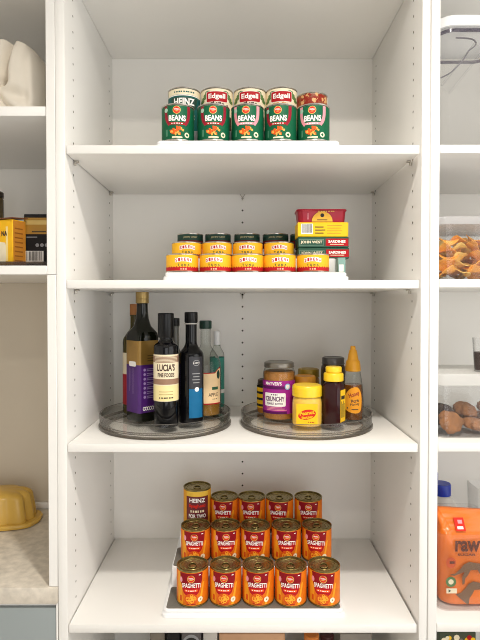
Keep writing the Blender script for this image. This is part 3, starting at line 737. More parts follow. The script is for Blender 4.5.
b = MB(); b.lathe([(.0335, top + .001), (.0345, top + .002)] + [(.0345, H - .007), (.0338, H - .0025), (.0315, H), (0, H)], YLID, 60, lob=lambda a, z: 1 + .008 * cos(30 * a)); b.build('lid', t)
b = MB(); mp = flat((0, -.0343, 0))
b.poly(mp, rect(-.024, .024, .006, top - .012), YEL, 1); b.poly(mp, [(p[0] * 1, p[1] + p[0] * .16) for p in circ(0, .0285, .020, 24, .0115)], BRED, 2)
b.text(mp, 'Peanut', 0, .0325, .034, .0085, YEL, 4, .03, rot=.16); b.text(mp, 'Butter', .001, .0225, .026, .0065, YEL, 4, .03, rot=.16); bars(b, mp, .010, .0115, .016, .0022, RED, 4, 4)
b.build('paper_label', t)
for (px, Y, py, lm, nm) in ((304.5, .214, 375.5, M('orange_lid', (226, 154, 40), .4), 'jar with orange lid directly behind the small peanut butter jar'), (308.5, .296, 368.5, M('olive_yellow_lid', (166, 134, 32), .45), 'jar with dull yellow lid, behind the orange-lidded jar')):
    jar('spread_jar', nm, px, Y, py, .0285, M('jar_honey', (190, 130, 40), .25, coat=.3), lm, .022, .0285)
t, H, x = jar('pickle_jar', 'dark jar with dark grey lid behind the yellow-lidded squeeze bottle', 333, .245, 357, .0305, M('dark_jar', (62, 48, 34), .1, spec=.35), M('grey_lid_dark', (94, 92, 90), .35, .6), .018, .0290)
# squeeze bottle
Y = .122; x = XX(333.5, Y, 395); H = hgt(366.5, Y)
t = thing('squeeze_bottle', 'dark syrup squeeze bottle with bright yellow flip lid', 'bottle', (x, Y, ZP), R_(-34))
b = MB(); top = H - .034; SYR = M('dark_syrup', (48, 14, 18), .12, spec=.35)
b.loft([[(X_, Y_, z) for X_, Y_ in rrect(a, c, r, 6)] for a, c, r, z in ((.042, .034, .008, 0), (.046, .038, .010, .003), (.046, .038, .010, top - .016), (.044, .037, .012, top - .008), (.036, .033, .015, top - .001), (.030, .030, .0149, top + .003), (.030, .030, .0149, H - .014))], SYR); b.build('bottle_body', t)
b = MB(); b.lathe([(.0215, top + .001), (.0228, top + .002), (.0228, top + .017), (.021, top + .0195), (.0165, top + .0205), (.0165, top + .0215), (.0185, top + .0225), (.0185, H - .002), (.017, H), (0, H)], YLID, 44); b.build('flip_lid', t)
b = MB(); rt = flat((.023, 0, 0), (0, 1, 0)); b.poly(rt, rect(-.014, .014, .010, top - .018), YEL, 1)
for k in range(4): b.poly(rt, rect(-.010 + .0055 * k, -.0075 + .0055 * k, .02, .058 - .006 * (k % 2)), INK, 2)
b.poly(rt, rect(-.010, .010, .062, .07), INK, 2); b.build('paper_label', t)
# honey
Y = .178; x = XX(352.8, Y, 390); H = hgt(346, Y)
t = thing('honey_bottle', 'honey squeeze bottle with pointed orange-yellow nozzle cap', 'bottle', (x, Y, ZP), -math.atan2(x, Y + DIST))
b = MB(); R = .0255; zc = hgt(370.5, Y)
b.lathe([(0, .001), (R - .003, 0), (R - .0005, .002), (R, .006)] + smooth([(R, .05), (R * .93, .075), (R * .86, .09), (R * .74, zc - .006), (R * .66, zc)], 4) + [(R * .6, zc + .004), (0, zc + .004)], GLASS, 40); b.build('bottle_body', t)
HONEY = M('honey', (118, 66, 22), .15, coat=.4); b = MB(); b.lathe([(0, .003), (R - .003, .003), (R - .0015, .006), (R - .0015, .05), (R * .93 - .0015, .075), (R * .88 - .0015, .086), (0, .086)], HONEY, 36); b.build('honey_fill', t)
NOZ = M('nozzle_yellow', (232, 164, 30), .4)
b = MB(); b.lathe([(.0172, zc - .001), (.0184, zc), (.0184, zc + .006), (.017, zc + .018), (.0158, zc + .024), (.0135, zc + .0255), (.0105, zc + .042), (.0085, zc + .050), (.0065, zc + .051), (.0060, H - .001), (.005, H), (0, H)], NOZ, 36, lob=lambda a, z: 1 + (.012 * cos(24 * a) if z < zc + .025 else 0)); b.build('nozzle_cap', t)
b = MB(); mp = cyl(R + .0004, 0, R_(-6)); OL = M('label_honey_orange', (240, 160, 44), .5, spec=.22)
pts = smooth([(-.020, .030), (-.004, .022), (.014, .020), (.024, .028), (.026, .055), (.021, .074), (.010, .083), (-.006, .076), (-.018, .058), (-.022, .040), (-.020, .030)], 3)[:-1]
b.poly(mp, pts, OL, 1); b.text(mp, 'Honey', .006, .064, .026, .013, M('ink_rust', (170, 60, 20), .5), 3, .03, rot=.35); b.text(mp, 'Pure', .008, .050, .018, .009, BRN, 3, .02, rot=.25); b.text(mp, 'Honey', .008, .041, .022, .008, BRN, 3, .02, rot=.15)
b.poly(mp, circ(-.010, .032, .0028, 3), DGRN, 3); b.poly(mp, rect(0, .016, .028, .030), BRN, 3)
b.build('paper_label', t)

# ------------------------------------------------------------------ left cabinet contents
def noise3(x, y, z):
    return sin(x * 31 + 1.3) * cos(z * 27 + .4) + .6 * sin(x * 17 - z * 43 + y * 25) + .4 * sin(z * 61 + x * 53)
CLOTH = M('white_cloth', (232, 224, 210), .85, var=.03, scale=20, bump=.15)
cx = XX(12, .12, 80); t = thing('cloth_bundle', 'folded white cloth bundle on the top left shelf', 'cloth', (cx, .15, ZL1 + .0002))
def seg_d(p, a, b):
    p, a, b = Vector(p), Vector(a), Vector(b); t = max(0, min(1, (p - a).dot(b - a) / (b - a).length_squared)); return (p - (a + (b - a) * t)).length
def lump(w, d, h, creases, seed, top=.30):
    n, k = 144, 48; secs = []
    for j in range(k + 1):
        f = j / k; z = h * f
        prof = (1 - top * max(0, (f - .55) / .45) ** 2.2) * (.95 + .05 * min(1, f * 8)); s_ = []
        for i in range(n):
            a = 2 * pi * i / n; ca, sa = cos(a), sin(a)
            q = (abs(ca) ** 4 + abs(sa) ** 4) ** (-1 / 4)
            X_, Y_ = w / 2 * q * ca * prof, d / 2 * q * sa * prof
            dd = .0028 * noise3(X_ * .8 + seed, Y_, z * .8 + X_ * .6)
            if sa < .3:
                for (p, e, dep, wd) in creases: dd -= dep * math.exp(-(seg_d((X_, z), p, e) / wd) ** 2)
            zz_ = z - (.020 * (X_ / (w / 2)) ** 2 + .10 * max(0, X_ - .012)) * f * f * (h / .19)
            s_.append((X_ + dd * .3 * ca, Y_ + (-dd if sa < 0 else dd) * abs(sa), max(0, zz_)))
        secs.append(s_)
    for m in (.8, .5, .2):
        secs.append([(x_ * m, y_ * m + 0, z_ + .004 * (1 - m)) for x_, y_, z_ in secs[k]])
    return MB().loft(secs, CLOTH)
lump(.155, .16, .185, [((.008, .19), (-.002, .088), .030, .009), ((-.002, .088), (-.05, .06), .022, .010), ((-.03, .066), (.034, .0), .020, .008), ((-.006, .062), (.04, .052), .016, .013), ((.048, .2), (.050, 0), .006, .006)], .7).build('cloth_fold', t)
o = lump(.10, .11, .205, [((.02, .12), (.03, .02), .012, .012)], 2.2, .5).build('cloth_fold', t); o.location = (-.062, -.035, 0)
# tray with boxes
TRAYM = CLEAR('smoky_plastic', (170, 160, 150), .1, 1.45, .12)
tx0, tx1 = -.62, LI - .0015
t = thing('storage_tray', 'low smoky plastic tray holding the boxes on the left shelf', 'tray', ((tx0 + tx1) / 2, .02, ZL2 + .0002))
wt = (tx1 - tx0)
b = MB(); b.box(-wt / 2, wt / 2, 0, .30, 0, .003, TRAYM, .001, 1); b.box(-wt / 2, wt / 2, 0, .0025, .003, .010, TRAYM); b.box(-wt / 2, wt / 2, .2975, .30, .003, .010, TRAYM); b.box(-wt / 2, -wt / 2 + .0025, .0025, .2975, .003, .010, TRAYM); b.box(wt / 2 - .0025, wt / 2, .0025, .2975, .003, .010, TRAYM); b.build('tray_body', t)
zt = ZL2 + .0036
bx0 = XX(24, .09, 240); bw = .118; bh = ZZ(214, .09) - zt; bx1 = tx1 - .004; bw = bx1 - bx0
t = thing('tea_box', 'black carton with gold band and white barcode on the left shelf', 'box', (bx0 + bw / 2, .09, zt))
BLK = M('carton_black', (28, 26, 26), .5, spec=.22); GB = M('carton_gold', (176, 132, 52), .35, .3, var=.12, scale=12)
MB().box(-bw / 2, bw / 2, 0, .15, 0, bh, BLK, .0012, 1).build('carton', t)
b = MB(); mp = flat((-bw / 2, 0, 0)); b.poly(mp, rect(.0005, bw - .0005, bh * .62, bh * .93), GB, 1); b.poly(mp, rect(.004, bw - .004, bh * .80, bh * .88), M('carton_gold_light', (214, 184, 110), .35, .3), 2)
b.poly(mp, rect(.018, .05, bh * .655, bh * .675), INK, 2); b.poly(mp, rect(.002, .044, .008, .036), INKW, 2); u = .005; rnd = random.Random(9)
while u < .040:
    q = rnd.uniform(.0006, .0018); b.poly(mp, rect(u, u + q, .014, .035), INK, 3); u += q + rnd.uniform(.0008, .0016)
for k in range(4): b.poly(mp, circ(.030 + .0105 * k, .049, .0042, 14), M('ink_silver', (150, 150, 152), .5, spec=.22), 2)
b.poly(mp, rect(.006, .03, .066, .068), M('ink_silver', (150, 150, 152), .5, spec=.22), 2); b.build('printed_front', t.children[0])
yx = XX(12.5, .045, 240)
t = thing('food_box', 'yellow carton with cream patch, front of the tray on the left shelf', 'box', (yx, .045, zt), R_(-20))
yh = ZZ(219, .045) - zt
ypm = M('carton_yellow', (244, 186, 30), .5, spec=.22); MB().box(-.10, 0, 0, .040, 0, yh, ypm, .0012, 1).build('carton', t)
b = MB(); mp = flat((0, 0, 0)); b.poly(mp, [(-.06, .004), (-.020, .004), (-.014, .03), (-.02, .05), (-.05, .055)], CREAM, 1); b.text(mp, 'NA', -.022, yh * .70, .016, .011, BRN, 3, .04); b.poly(mp, rect(-.018, -.012, .01, .085), M('carton_pale', (248, 220, 140), .5), 2)
sd = flat((0, 0, 0), (0, 1, 0)); b.poly(sd, rect(.002, .038, .002, yh - .002), M('carton_amber', (196, 128, 40), .5), 1)
for k in range(8): b.poly(sd, rect(.006, .03, .01 + .01 * k, .013 + .01 * k), M('ink_amber', (150, 92, 24), .5), 2)
b.build('printed_front', t.children[0])
b = MB(); b.add([(-.10, -.002, yh + .001), (.002, -.003, yh + .001), (.004, .042, yh + .006), (-.10, .042, yh + .004), (-.10, -.002, yh + .0035), (.002, -.003, yh + .0035), (.004, .042, yh + .008), (-.10, .042, yh + .006)], [(3, 2, 1, 0), (4, 5, 6, 7), (0, 1, 5, 4), (1, 2, 6, 5), (2, 3, 7, 6), (3, 0, 4, 7)], M('carton_brown', (110, 62, 30), .5)); b.build('flap', t)
jx = XX(-6, .28, 225)
t = thing('glass_jar', 'dark-rimmed jar at the left edge behind the yellow carton', 'jar', (jx, .275, zt))
jh = ZZ(192, .275) - zt; jr = XX(3, .275, 200) - jx
MB().lathe([(0, .001), (jr - .002, .001), (jr, .004), (jr, jh - .02), (jr - .003, jh - .014), (0, jh - .014)], M('brown_jar', (98, 80, 44), .15, coat=.3), 36).build('jar_body', t)
MB().lathe([(jr - .001, jh - .016), (jr, jh - .015), (jr, jh - .002), (jr - .002, jh), (0, jh)], M('dark_lid', (60, 48, 36), .4), 36).build('lid', t)
# yellow dish
t = thing('scalloped_dish', 'yellow scalloped ceramic dish upside down on the left counter', 'dish', (-.669, .330, ZC + .0002))
CER = M('yellow_ceramic', (204, 164, 72), .3, var=.06, scale=12)
lobf = lambda a, z: 1 + .045 * cos(10 * a)
sec = smooth([(.83, .006), (.81, .03), (.78, .052), (.75, .072), (.70, .080), (.58, .087), (.35, .090)], 4)
def oval(r, z, lobe):
    o = []
    for i in range(96):
        a = 2 * pi * i / 96; q = (abs(cos(a)) ** 2.8 + abs(sin(a)) ** 2.8) ** (-1 / 2.8) * (1 + lobe * (abs(cos(5 * a + .3)) - .5))
        o.append((r * .122 * q * cos(a), r * .068 * q * sin(a), z))
    return o
MB().loft([oval(r, z, .13) for r, z in sec], CER).build('bowl', t)
MB().loft([oval(r, z, .025) for r, z in ((.90, 0), (.99, .002), (1.0, .007), (.97, .012), (.90, .013), (.82, .011))], CER).build('rim', t)

# ------------------------------------------------------------------ right cabinet contents
ZR1, ZR2, ZR3, ZR4 = Z1 + .0012, Z2 + .0022, Z3 + .0012, Z4 + .0022
def open_box(w, d, h, r, m, wall=.002, tap=0.0):
    b = MB(); secs = []
    def s(W_, D_, r_, z): return [(X_, Y_, z) for X_, Y_ in rrect(W_, D_, r_, 5)]
    secs = [s(w - tap, d - tap, r, 0), s(w, d, r, h), s(w - 2 * wall, d - 2 * wall, r - wall * .5, h), s(w - tap - 2 * wall, d - tap - 2 * wall, r - wall * .5, wall)]
    return b.loft(secs, m)
# tall container
Y = .115; w = .16; dd = .15; x = XX(441, Y - dd / 2, 90) + w / 2; H = ZZ(15, Y - dd / 2) - ZR1
t = thing('food_container', 'tall empty clear container with white-rimmed lid on the top right shelf', 'container', (x, Y, ZR1))
open_box(w, dd, H - .024, .03, CLEARP, .002, .006).build('container_body', t)
b = MB(); b.loft([[(X_, Y_, z) for X_, Y_ in rrect(w - e, dd - e, .03, 5)] for e, z in ((.002, H - .0355), (.0, H - .035), (.0, H - .028), (.002, H - .0275))], CLEAR('grey_band_plastic', (150, 145, 158), .1, 1.45, .15), False, False); b.build('seal_band', t)
b = MB(); b.loft([[(X_, Y_, z) for X_, Y_ in rrect(w + e, dd + e, .033, 5)] for e, z in ((.002, H - .0235), (.006, H - .022), (.006, H - .004), (.002, H), (-.03, H))], PLAST_W); b.build('lid', t)
b = MB(); b.tube([(.005, -.052, H - .045), (-.070, -.052, H - .14)], .0022, CLEARP, 8); b.tube([(.022, -.052, H - .062), (-.053, -.052, H - .157)], .0022, CLEARP, 8)
b.add([(.006, -.05, H - .046), (.021, -.05, H - .062), (-.054, -.05, H - .157), (-.070, -.05, H - .14), (.006, -.049, H - .046), (.021, -.049, H - .062), (-.054, -.049, H - .157), (-.070, -.049, H - .14)], [(0, 1, 2, 3), (7, 6, 5, 4), (0, 4, 5, 1), (1, 5, 6, 2), (2, 6, 7, 3), (3, 7, 4, 0)], CLEARP)
b.tube(smooth([(-.04, -.053, H - .037), (-.005, -.053, H - .040), (.004, -.053, H - .052), (-.012, -.053, H - .066), (-.026, -.053, H - .088), (-.05, -.053, H - .112), (-.072, -.053, H - .124)], 4), .0016, M('grey_flap', (120, 116, 122), .4), 6); b.build('pour_flap', t)
# crisps box
Y = .13; w = .22; dd = .20; x = XX(438, Y - dd / 2, 250) + w / 2; H = ZZ(216, Y - dd / 2) - ZR2
t = thing('food_container', 'clear box of orange crisps on the right shelf', 'container', (x, Y, ZR2))
open_box(w, dd, H - .014, .022, CLEARP, .002, .012).build('container_body', t)
MB().loft([[(X_, Y_, z) for X_, Y_ in rrect(w + e, dd + e, .024, 5)] for e, z in ((-.004, H - .018), (.004, H - .017), (.006, H - .004), (.003, H - .001), (-.02, H), (-.03, H - .003))], MILKY).build('lid', t)
CH1 = M('crisp_orange', (248, 166, 56), .6, var=.25, scale=60); CH2 = M('crisp_golden', (252, 204, 112), .6, var=.2, scale=60)
def crisp_mesh(m, r):
    b = MB(); k, n = 5, 16; vs = []; fs = []
    for sgn in (0, .0012):
        o0 = len(vs); vs.append((0, 0, sgn))
        for j in range(1, k + 1):
            for i in range(n):
                a = 2 * pi * i / n; q = r * j / k * (1 + .06 * sin(3 * a)); X_, Y_ = q * cos(a), q * sin(a)
                vs.append((X_, Y_ * .8, sgn + (X_ * X_ * 14 - Y_ * Y_ * 8) + .0012 * sin(5 * a) * j / k))
        for i in range(n): fs.append((o0, o0 + 1 + i, o0 + 1 + (i + 1) % n))
        for j in range(k - 1):
            for i in range(n): fs.append((o0 + 1 + j * n + i, o0 + 1 + (j + 1) * n + i, o0 + 1 + (j + 1) * n + (i + 1) % n, o0 + 1 + j * n + (i + 1) % n))
    h = 1 + k * n
    for i in range(n): fs.append((1 + (k - 1) * n + i, h + 1 + (k - 1) * n + i, h + 1 + (k - 1) * n + (i + 1) % n, 1 + (k - 1) * n + (i + 1) % n))
    return b.add(vs, fs, m)
c0 = [crisp_mesh(CH1, .024).build('potato_crisp'), crisp_mesh(CH2, .021).build('potato_crisp')]
rnd = random.Random(21); kk = 0
for lay in range(5):
    for ix in range(6):
        for iy in range(3):
            if lay == 4 and (ix > 3 or iy == 2): continue
            px_ = x - .08 + .032 * ix + rnd.uniform(-.006, .006); py_ = Y - .064 + .055 * iy + rnd.uniform(-.006, .006); pz = ZR2 + .016 + .0172 * lay + rnd.uniform(-.003, .003)
            px_ = min(max(px_, x - .078), x + .078)
            o = c0[kk] if kk < 2 else c0[kk % 2].copy()
            if kk >= 2: COL.objects.link(o)
            o.location = (px_, py_, pz); o.rotation_euler = (rnd.uniform(-.5, .9), rnd.uniform(-.5, .5), rnd.uniform(0, 6.28))
            tag(o, 'curled orange crisp in the clear box on the right shelf', 'crisp', 'orange crisps in the clear box'); kk += 1
# biscuits box
Y = .125; w = .20; dd = .17; x = XX(437, Y - dd / 2, 410) + w / 2; H = ZZ(374, Y - dd / 2) - ZR3
t = thing('food_container', 'clear box of brown biscuits with a white lid on the right shelf', 'container', (x, Y, ZR3))
open_box(w, dd, H - .016, .02, CLEARP, .002, .010).build('container_body', t)
MB().loft([[(X_, Y_, z) for X_, Y_ in rrect(w + e, dd + e, .022, 5)] for e, z in ((-.003, H - .026), (.004, H - .025), (.006, H - .006), (.003, H), (-.02, H), (-.03, H - .002))], CLEAR('white_translucent', (240, 239, 236), .2, 1.4, .85)).build('lid', t)
LIDZ = ZR3 + H - .002
BIS = M('biscuit_brown', (150, 98, 52), .8, var=.3, scale=70, bump=.6); BISD = M('biscuit_dark', (70, 50, 42), .8, var=.3, scale=70, bump=.5)
def biscuit(m, r, hh, seed):
    b = MB(); rr = random.Random(seed); ph = [rr.uniform(0, 6) for _ in range(4)]
    return b.lathe(smooth([(.0001, 0), (r * .7, .0005), (r * .95, hh * .25), (r, hh * .45), (r * .92, hh * .75), (r * .7, hh * .95), (r * .35, hh * 1.02), (.0001, hh)], 3), m, 48, lob=lambda a, z: 1 + .07 * sin(3 * a + ph[0]) + .06 * sin(6 * a + ph[1] + z * 120) + .05 * sin(11 * a + ph[2] + z * 330) * cos(z * 260 + ph[3]) + .03 * sin(17 * a - z * 500))
pr_ = [biscuit(BIS, .026, .024, 1).build('biscuit'), biscuit(BISD, .025, .022, 2).build('biscuit')]
spots = [(-.058, -.045, 0, 0, (.9, .1, 0)), (.0, -.04, 0, 0, (.2, .1, 1)), (.055, -.045, 0, 0, (.5, .2, 2)), (-.06, .02, 0, 1, (.1, .1, 0)), (.0, .03, 0, 0, (.1, 0, 0)), (.055, .03, 0, 0, (0, .1, 0)), (-.062, -.01, .028, 1, (.4, .1, 2)), (-.01, -.008, .028, 0, (.3, -.1, 1)), (.05, .0, .029, 0, (.2, .1, 1))]
used = {}
for i, (dx, dy, dz, k, r_) in enumerate(spots):
    o = pr_[k] if k not in used else pr_[k].copy()
    if k in used: COL.objects.link(o)
    used[k] = 1
    o.location = (x + dx, Y + dy, ZR3 + .004 + dz + (.018 if r_[0] > .45 else .006)); o.rotation_euler = r_
    tag(o, ('dark chocolate-brown biscuit in the clear white-lidded box', 'golden brown knobbly biscuit in the clear white-lidded box')[1 - k], 'biscuit', 'biscuits in the clear box' if k == 0 else 'dark biscuits in the clear box')
# cup on lid
x2 = XX(483, .09, 350); t = thing('dessert_cup', 'clear cup with dark contents on the lid of the biscuit box', 'cup', (x2, .09, LIDZ + .0004))
hc = ZZ(338, .09) - LIDZ; rr = (x2 - XX(473, .09, 350))
MB().lathe([(0, .001), (rr * .78, .001), (rr * .8, .003), (rr, hc), (rr - .0015, hc), (rr * .8 - .0015, .004), (0, .004)], CLEARP, 36).build('cup_body', t)
MB().lathe([(0, .005), (rr * .76, .005), (rr * .88, hc * .58), (0, hc * .6)], M('dark_pudding', (58, 40, 34), .4), 32).build('contents', t)
# sugar tray, bag, jug
Y = .13; w = .16; dd = .18; yf = Y - dd / 2; x = XX(437.5, yf, 560) + w / 2; Hs = ZZ(535, yf) - ZR4
t = thing('storage_tray', 'clear tub holding the orange sugar bag on the right shelf', 'container', (x, Y, ZR4))
b = open_box(w, dd, Hs, .022, CLEARP, .0022, .012); b.build('tub_body', t)
bz = ZR4 + .0035; bw, bd_ = .132, .085; by = yf + .018 + bd_ / 2; bh = ZZ(515, yf + .02) - bz
t = thing('sugar_bag', 'orange bag of raw sugar standing in the clear tub', 'bag', (x + .004, by, bz))
OB = M('bag_orange', (232, 116, 22), .3, var=.06, scale=10, coat=.25)
secs = []
prof = smooth([(.118, .07, 0), (.128, .08, .006), (.132, .085, .03), (.132, .083, .08), (.130, .078, bh - .055), (.128, .066, bh - .038), (.127, .042, bh - .020), (.128, .016, bh - .006), (.128, .006, bh)], 4)
for a, c, z in prof:
    s = []; f = max(0, min(1, (z - bh + .075) / .04))
    for (X_, Y_) in rrect(a, c, min(a, c) * .35, 16):
        wr = .0016 * sin(X_ * 90 + z * 70) + f * (.0030 * sin(X_ * 190 + z * 210 + 2 * sin(z * 90)) + .0016 * sin(X_ * 330 - z * 260))
        s.append((X_ + .0015 * sin(z * 130 + Y_ * 50), Y_ + wr * (1 if Y_ < 0 else -1) * min(1, c / .03), z + (f * .004 * sin(X_ * 70) if z > bh - .05 else 0)))
    secs.append(s)
MB().loft(secs, OB).build('bag_body', t)
b = MB(); mp = flat((0, -bd_ / 2 - .0030, 0)); DB = M('ink_bag_brown', (96, 40, 18), .5); GB2 = M('ink_grey_brown', (120, 88, 62), .5)
def zz(py): return ZZ(py, by - bd_ / 2) - bz
def ux(px): return XX(px, by - bd_ / 2, 560) - (x + .004)
b.text(mp, 'raw', ux(467), zz(545.5), ux(479.5) - ux(454.5), zz(540.5) - zz(551.5), DB, 3, .03); b.text(mp, 'SUGAR', ux(466), zz(554), ux(475) - ux(457), .0055, DB, 3, .03)
kang = [(449, 574), (455, 572.5), (460, 568), (463.5, 563.5), (469, 561), (476, 562.5), (484, 563), (489, 560), (492, 563), (487, 567), (481, 568.5), (479, 573), (477, 569), (470, 569.5), (467.5, 574), (464.5, 578), (464, 583), (462, 584), (461.5, 577), (464, 571), (459, 573), (454, 575)]
b.poly(mp, [(ux(a), zz(c)) for a, c in kang], GB2, 3); b.poly(mp, [(ux(a * .9 + 51), zz(c + 19.5)) for a, c in kang[:18]], GB2, 2)
b.poly(mp, [(ux(450.5) + .012 * cos(a) * .9, zz(562) + .012 * sin(a)) for a in [2 * pi * i / 16 for i in range(16)]], M('bag_red_orange', (204, 80, 24), .5), 1); b.poly(mp, rect(ux(449), ux(454), zz(563), zz(560.5)), DB, 2)
b.poly(mp, [(ux(450.5) + .0115 * cos(a), zz(581) + .0115 * sin(a)) for a in [2 * pi * i / 16 for i in range(16)]], M('badge_green', (84, 124, 70), .5), 3); b.poly(mp, circ(ux(450.5), zz(581), .006, 10), CREAM, 4)
b.poly(mp, rect(ux(446), ux(456.5), zz(592.5), zz(587.5)), CREAM, 3); b.poly(mp, circ(ux(449), zz(590), .004, 3), DGRN, 4)
b.build('printed_front', t.children[0])
b = MB(); mp = flat((0, -.0490, bh - .056), (1, 0, 0), (0, .58, .82))
b.poly(mp, rect(ux(457), ux(467), .022, .051), BRED, 5); b.poly(mp, rect(ux(459), ux(465), .026, .032), INKW, 6); b.poly(mp, rect(ux(460.5), ux(465), .038, .046), PINK, 6); b.build('seal_sticker', t)
jx = XX(445, .265, 490); jy = .288
t = thing('bottle_jug', 'white plastic jug with blue cap behind the orange sugar bag', 'bottle', (jx, jy, ZR4 + .0002))
hj = ZZ(483, jy) - ZR4; JW = M('jug_white', (216, 214, 208), .35); BLU = M('blue_cap', (20, 52, 170), .35)
b = MB(); rj = .055
b.lathe([(0, .001), (rj - .004, 0), (rj, .004), (rj, hj - .115)] + smooth([(rj, hj - .115), (rj * .93, hj - .09), (rj * .68, hj - .055), (.026, hj - .034)], 5)[1:] + [(.021, hj - .03), (.021, hj - .006), (0, hj - .006)], JW, 40); b.build('jug_body', t)
b = MB(); b.lathe([(.0225, hj - .030), (.0238, hj - .029), (.0238, hj - .004), (.022, hj), (0, hj)], BLU, 36, lob=lambda a, z: 1 + .012 * cos(30 * a)); b.build('cap', t)
# second jug further back-left and ribbed bin
jx2 = XX(434.5, .35, 478)
t = thing('bottle_jug', 'jug with narrow blue cap, partly hidden by the cabinet side panel on the right', 'bottle', (max(jx2, RI + .0275), .358, ZR4 + .0002))
hj = ZZ(472, .358) - ZR4
MB().lathe([(0, .001), (.024, 0), (.0262, .004), (.0262, hj - .07), (.020, hj - .045), (.011, hj - .03), (.011, hj - .006), (0, hj - .006)], JW, 32).build('jug_body', t)
MB().lathe([(.0115, hj - .03), (.0125, hj - .029), (.0125, hj - .002), (.011, hj), (0, hj)], BLU, 30).build('cap', t)
bx_ = XX(456, .335, 500); t = thing('storage_bin', 'clear ribbed bin behind the white jug on the right shelf', 'bin', (bx_ + .117, .340, ZR4 + .0002))
hb = ZZ(489, .31) - ZR4; b = open_box(.14, .085, hb, .012, CLEARP, .002, .008)
for k in range(9): b.box(-.056 + .014 * k - .0012, -.056 + .014 * k + .0012, -.0435, -.0425, .02, hb - .012, CLEARP)
b.build('bin_body', t)

# ------------------------------------------------------------------ things below, lowest shelf
def low_box(name, label, px0, px1, yb, pyt, m, d_=.10, cat='box', extra=None):
    xa, xb = XX(px0, yb, 637), XX(px1, yb, 637); h = ZZ(pyt, yb) - ZLOW
    t = thing(name, label, cat, ((xa + xb) / 2, yb, ZLOW + .0003)); w = xb - xa
    MB().box(-w / 2, w / 2, 0, d_, 0, h, m, .0015, 1).build('carton', t)
    if extra:
        b = MB(); extra(b, w, h); b.build('printed_front', t.children[0])
    return t
def goo(b, w, h):
    mp = flat((0, 0, 0)); b.poly(mp, circ(0, h - .03, w * .48, 24, .026), M('ink_silver', (150, 150, 152), .5, spec=.22), 1); b.poly(mp, circ(0, h - .033, w * .42, 24, .022), INK, 2); b.text(mp, 'Goo', 0, h - .026, w * .5, .014, INKW, 3, .03)
low_box('food_box', 'grey-brown carton leftmost below the lowest full shelf', 150, 165, .14, 633, M('carton_greybrown', (120, 110, 98), .5))
low_box('food_box', 'black carton second from left below the spaghetti shelf', 166.5, 180, .13, 633, BLK)
low_box('food_packet', 'dark packet with white lettering arch below the spaghetti shelf', 181.5, 201, .12, 633, M('packet_grey', (90, 84, 84), .4), .06, 'packet', goo)
low_box('food_box', 'pale grey carton below the middle of the spaghetti shelf', 203, 217, .13, 633, M('carton_palegrey', (196, 190, 182), .5))
low_box('food_packet', 'wide peach-coloured packet below the middle of the spaghetti shelf', 219, 285, .15, 634, M('packet_peach', (206, 160, 122), .35, var=.12, scale=14), .08, 'packet')
def low_bottle(label, px, yb, pyt, R, body, capm, cr):
    xa = XX(px, yb, 637); h = ZZ(pyt, yb) - ZLOW
    t = thing('sauce_bottle', label, 'bottle', (xa, yb, ZLOW + .0003))
    MB().lathe([(0, .001), (R - .003, 0), (R, .004), (R, h - .09), (R * .8, h - .06), (cr * .85, h - .03), (cr * .85, h - .004), (0, h - .004)], body, 32).build('bottle_body', t)
    MB().lathe([(cr - .0005, h - .028), (cr, h - .027), (cr, h - .002), (cr - .002, h), (0, h)], capm, 32).build('cap', t)
low_bottle('bottle with orange cap below the spaghetti shelf', 311.5, .13, 633.5, .03, M('bottle_amber', (150, 90, 40), .2), M('cap_orange', (206, 120, 46), .4), .0175)
low_bottle('bottle with dark maroon cap below the spaghetti shelf, right of the orange cap', 326.5, .19, 633, .022, M('bottle_darkred', (60, 24, 26), .2), M('cap_maroon', (70, 26, 30), .4), .0175)
low_box('food_box', 'grey carton rightmost below the spaghetti shelf', 340, 372, .17, 634, M('carton_grey', (150, 144, 136), .5))
def bright(b, w, h):
    mp = flat((0, 0, 0)); rnd = random.Random(4); cs = [YEL, DGRN, RED, M('ink_olive', (120, 116, 60), .5), CREAM, M('carton_greybrown', (120, 110, 98), .5)]
    for k in range(26): b.poly(mp, circ(rnd.uniform(-w * .42, w * .42), h - rnd.uniform(.008, .05), rnd.uniform(.004, .007), 8), cs[k % 6], 1 + k * .1)
low_box('food_packet', 'dark green packet with colourful spotted print at the bottom of the right cabinet', 439, 476, .06, 632.5, M('packet_olive', (62, 70, 50), .4), .06, 'packet', bright)

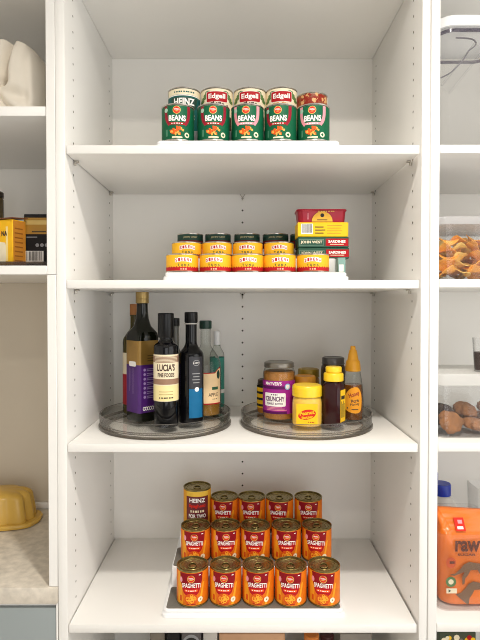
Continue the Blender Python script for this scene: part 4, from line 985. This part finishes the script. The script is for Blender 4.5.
# ------------------------------------------------------------------ lamp fixtures and light
def downlight(x, y, power, label, rad=.05, spread=150):
    t = thing('ceiling_downlight', label, 'light', (x, y, CEIL - .0003), 0, 'ceiling downlights')
    MB().lathe([(rad, -.0005), (rad + .012, -.0005), (rad + .010, -.006), (rad, -.008), (rad, -.0005)], PLAST_W, 40).build('trim_ring', t)
    li = bpy.data.lights.new('downlight_bulb', 'AREA'); li.shape = 'DISK'; li.size = rad * 2; li.energy = power; li.color = (1, .945, .86); li.spread = R_(spread)
    lo = bpy.data.objects.new('downlight_bulb', li); COL.objects.link(lo); lo.location = (x, y, CEIL - .01)
downlight(.22, -.80, 19, 'round ceiling downlight in front of the middle cabinet')
downlight(-.45, -1.9, 10, 'round ceiling downlight further from the cabinets')
li = bpy.data.lights.new('rear_fill', 'AREA'); li.shape = 'RECTANGLE'; li.size = 1.5; li.size_y = 1.8; li.energy = 24; li.color = (.97, .98, 1.0)  # added fill from behind the camera, brightens back walls and left panel
lo = bpy.data.objects.new('rear_fill', li); COL.objects.link(lo); lo.location = (.62, -3.05, 1.12); lo.rotation_euler = (R_(90), 0, 0)
li = bpy.data.lights.new('window_daylight', 'AREA'); li.shape = 'RECTANGLE'; li.size = 1.5; li.size_y = 1.6; li.energy = 13; li.color = (.90, .955, 1.0)
lo = bpy.data.objects.new('window_daylight', li); COL.objects.link(lo); lo.location = (1.19, -1.0, 1.45); lo.rotation_euler = (0, R_(90), 0)
wd = bpy.data.worlds.new('world'); scn.world = wd; wd.use_nodes = True
bg = wd.node_tree.nodes['Background']; bg.inputs['Color'].default_value = (1, .98, .95, 1); bg.inputs['Strength'].default_value = .3

cam = bpy.data.cameras.new('camera'); co = bpy.data.objects.new('camera', cam); COL.objects.link(co)
co.location = (0, -DIST, EYE); co.rotation_euler = (pi / 2 - PITCH, 0, 0)
cam.sensor_fit = 'VERTICAL'; cam.sensor_height = 36; cam.lens = 36 * F / 640
cam.shift_x = (240 - PX0) / 640; cam.shift_y = (PY0 - 320) / 640
cam.clip_start = .01
scn.camera = co
for o in bpy.data.objects:
    if 'used' in o: del o['used']
vs = scn.view_settings; vs.view_transform = 'Standard'; vs.look = 'None'; vs.gamma = 1; vs.use_curve_mapping = False; vs.exposure = -.27
scn.cycles.use_denoising = True; scn.cycles.filter_width = 1.0
scn.cycles.max_bounces = 12; scn.cycles.transparent_max_bounces = 24; scn.cycles.diffuse_bounces = 6
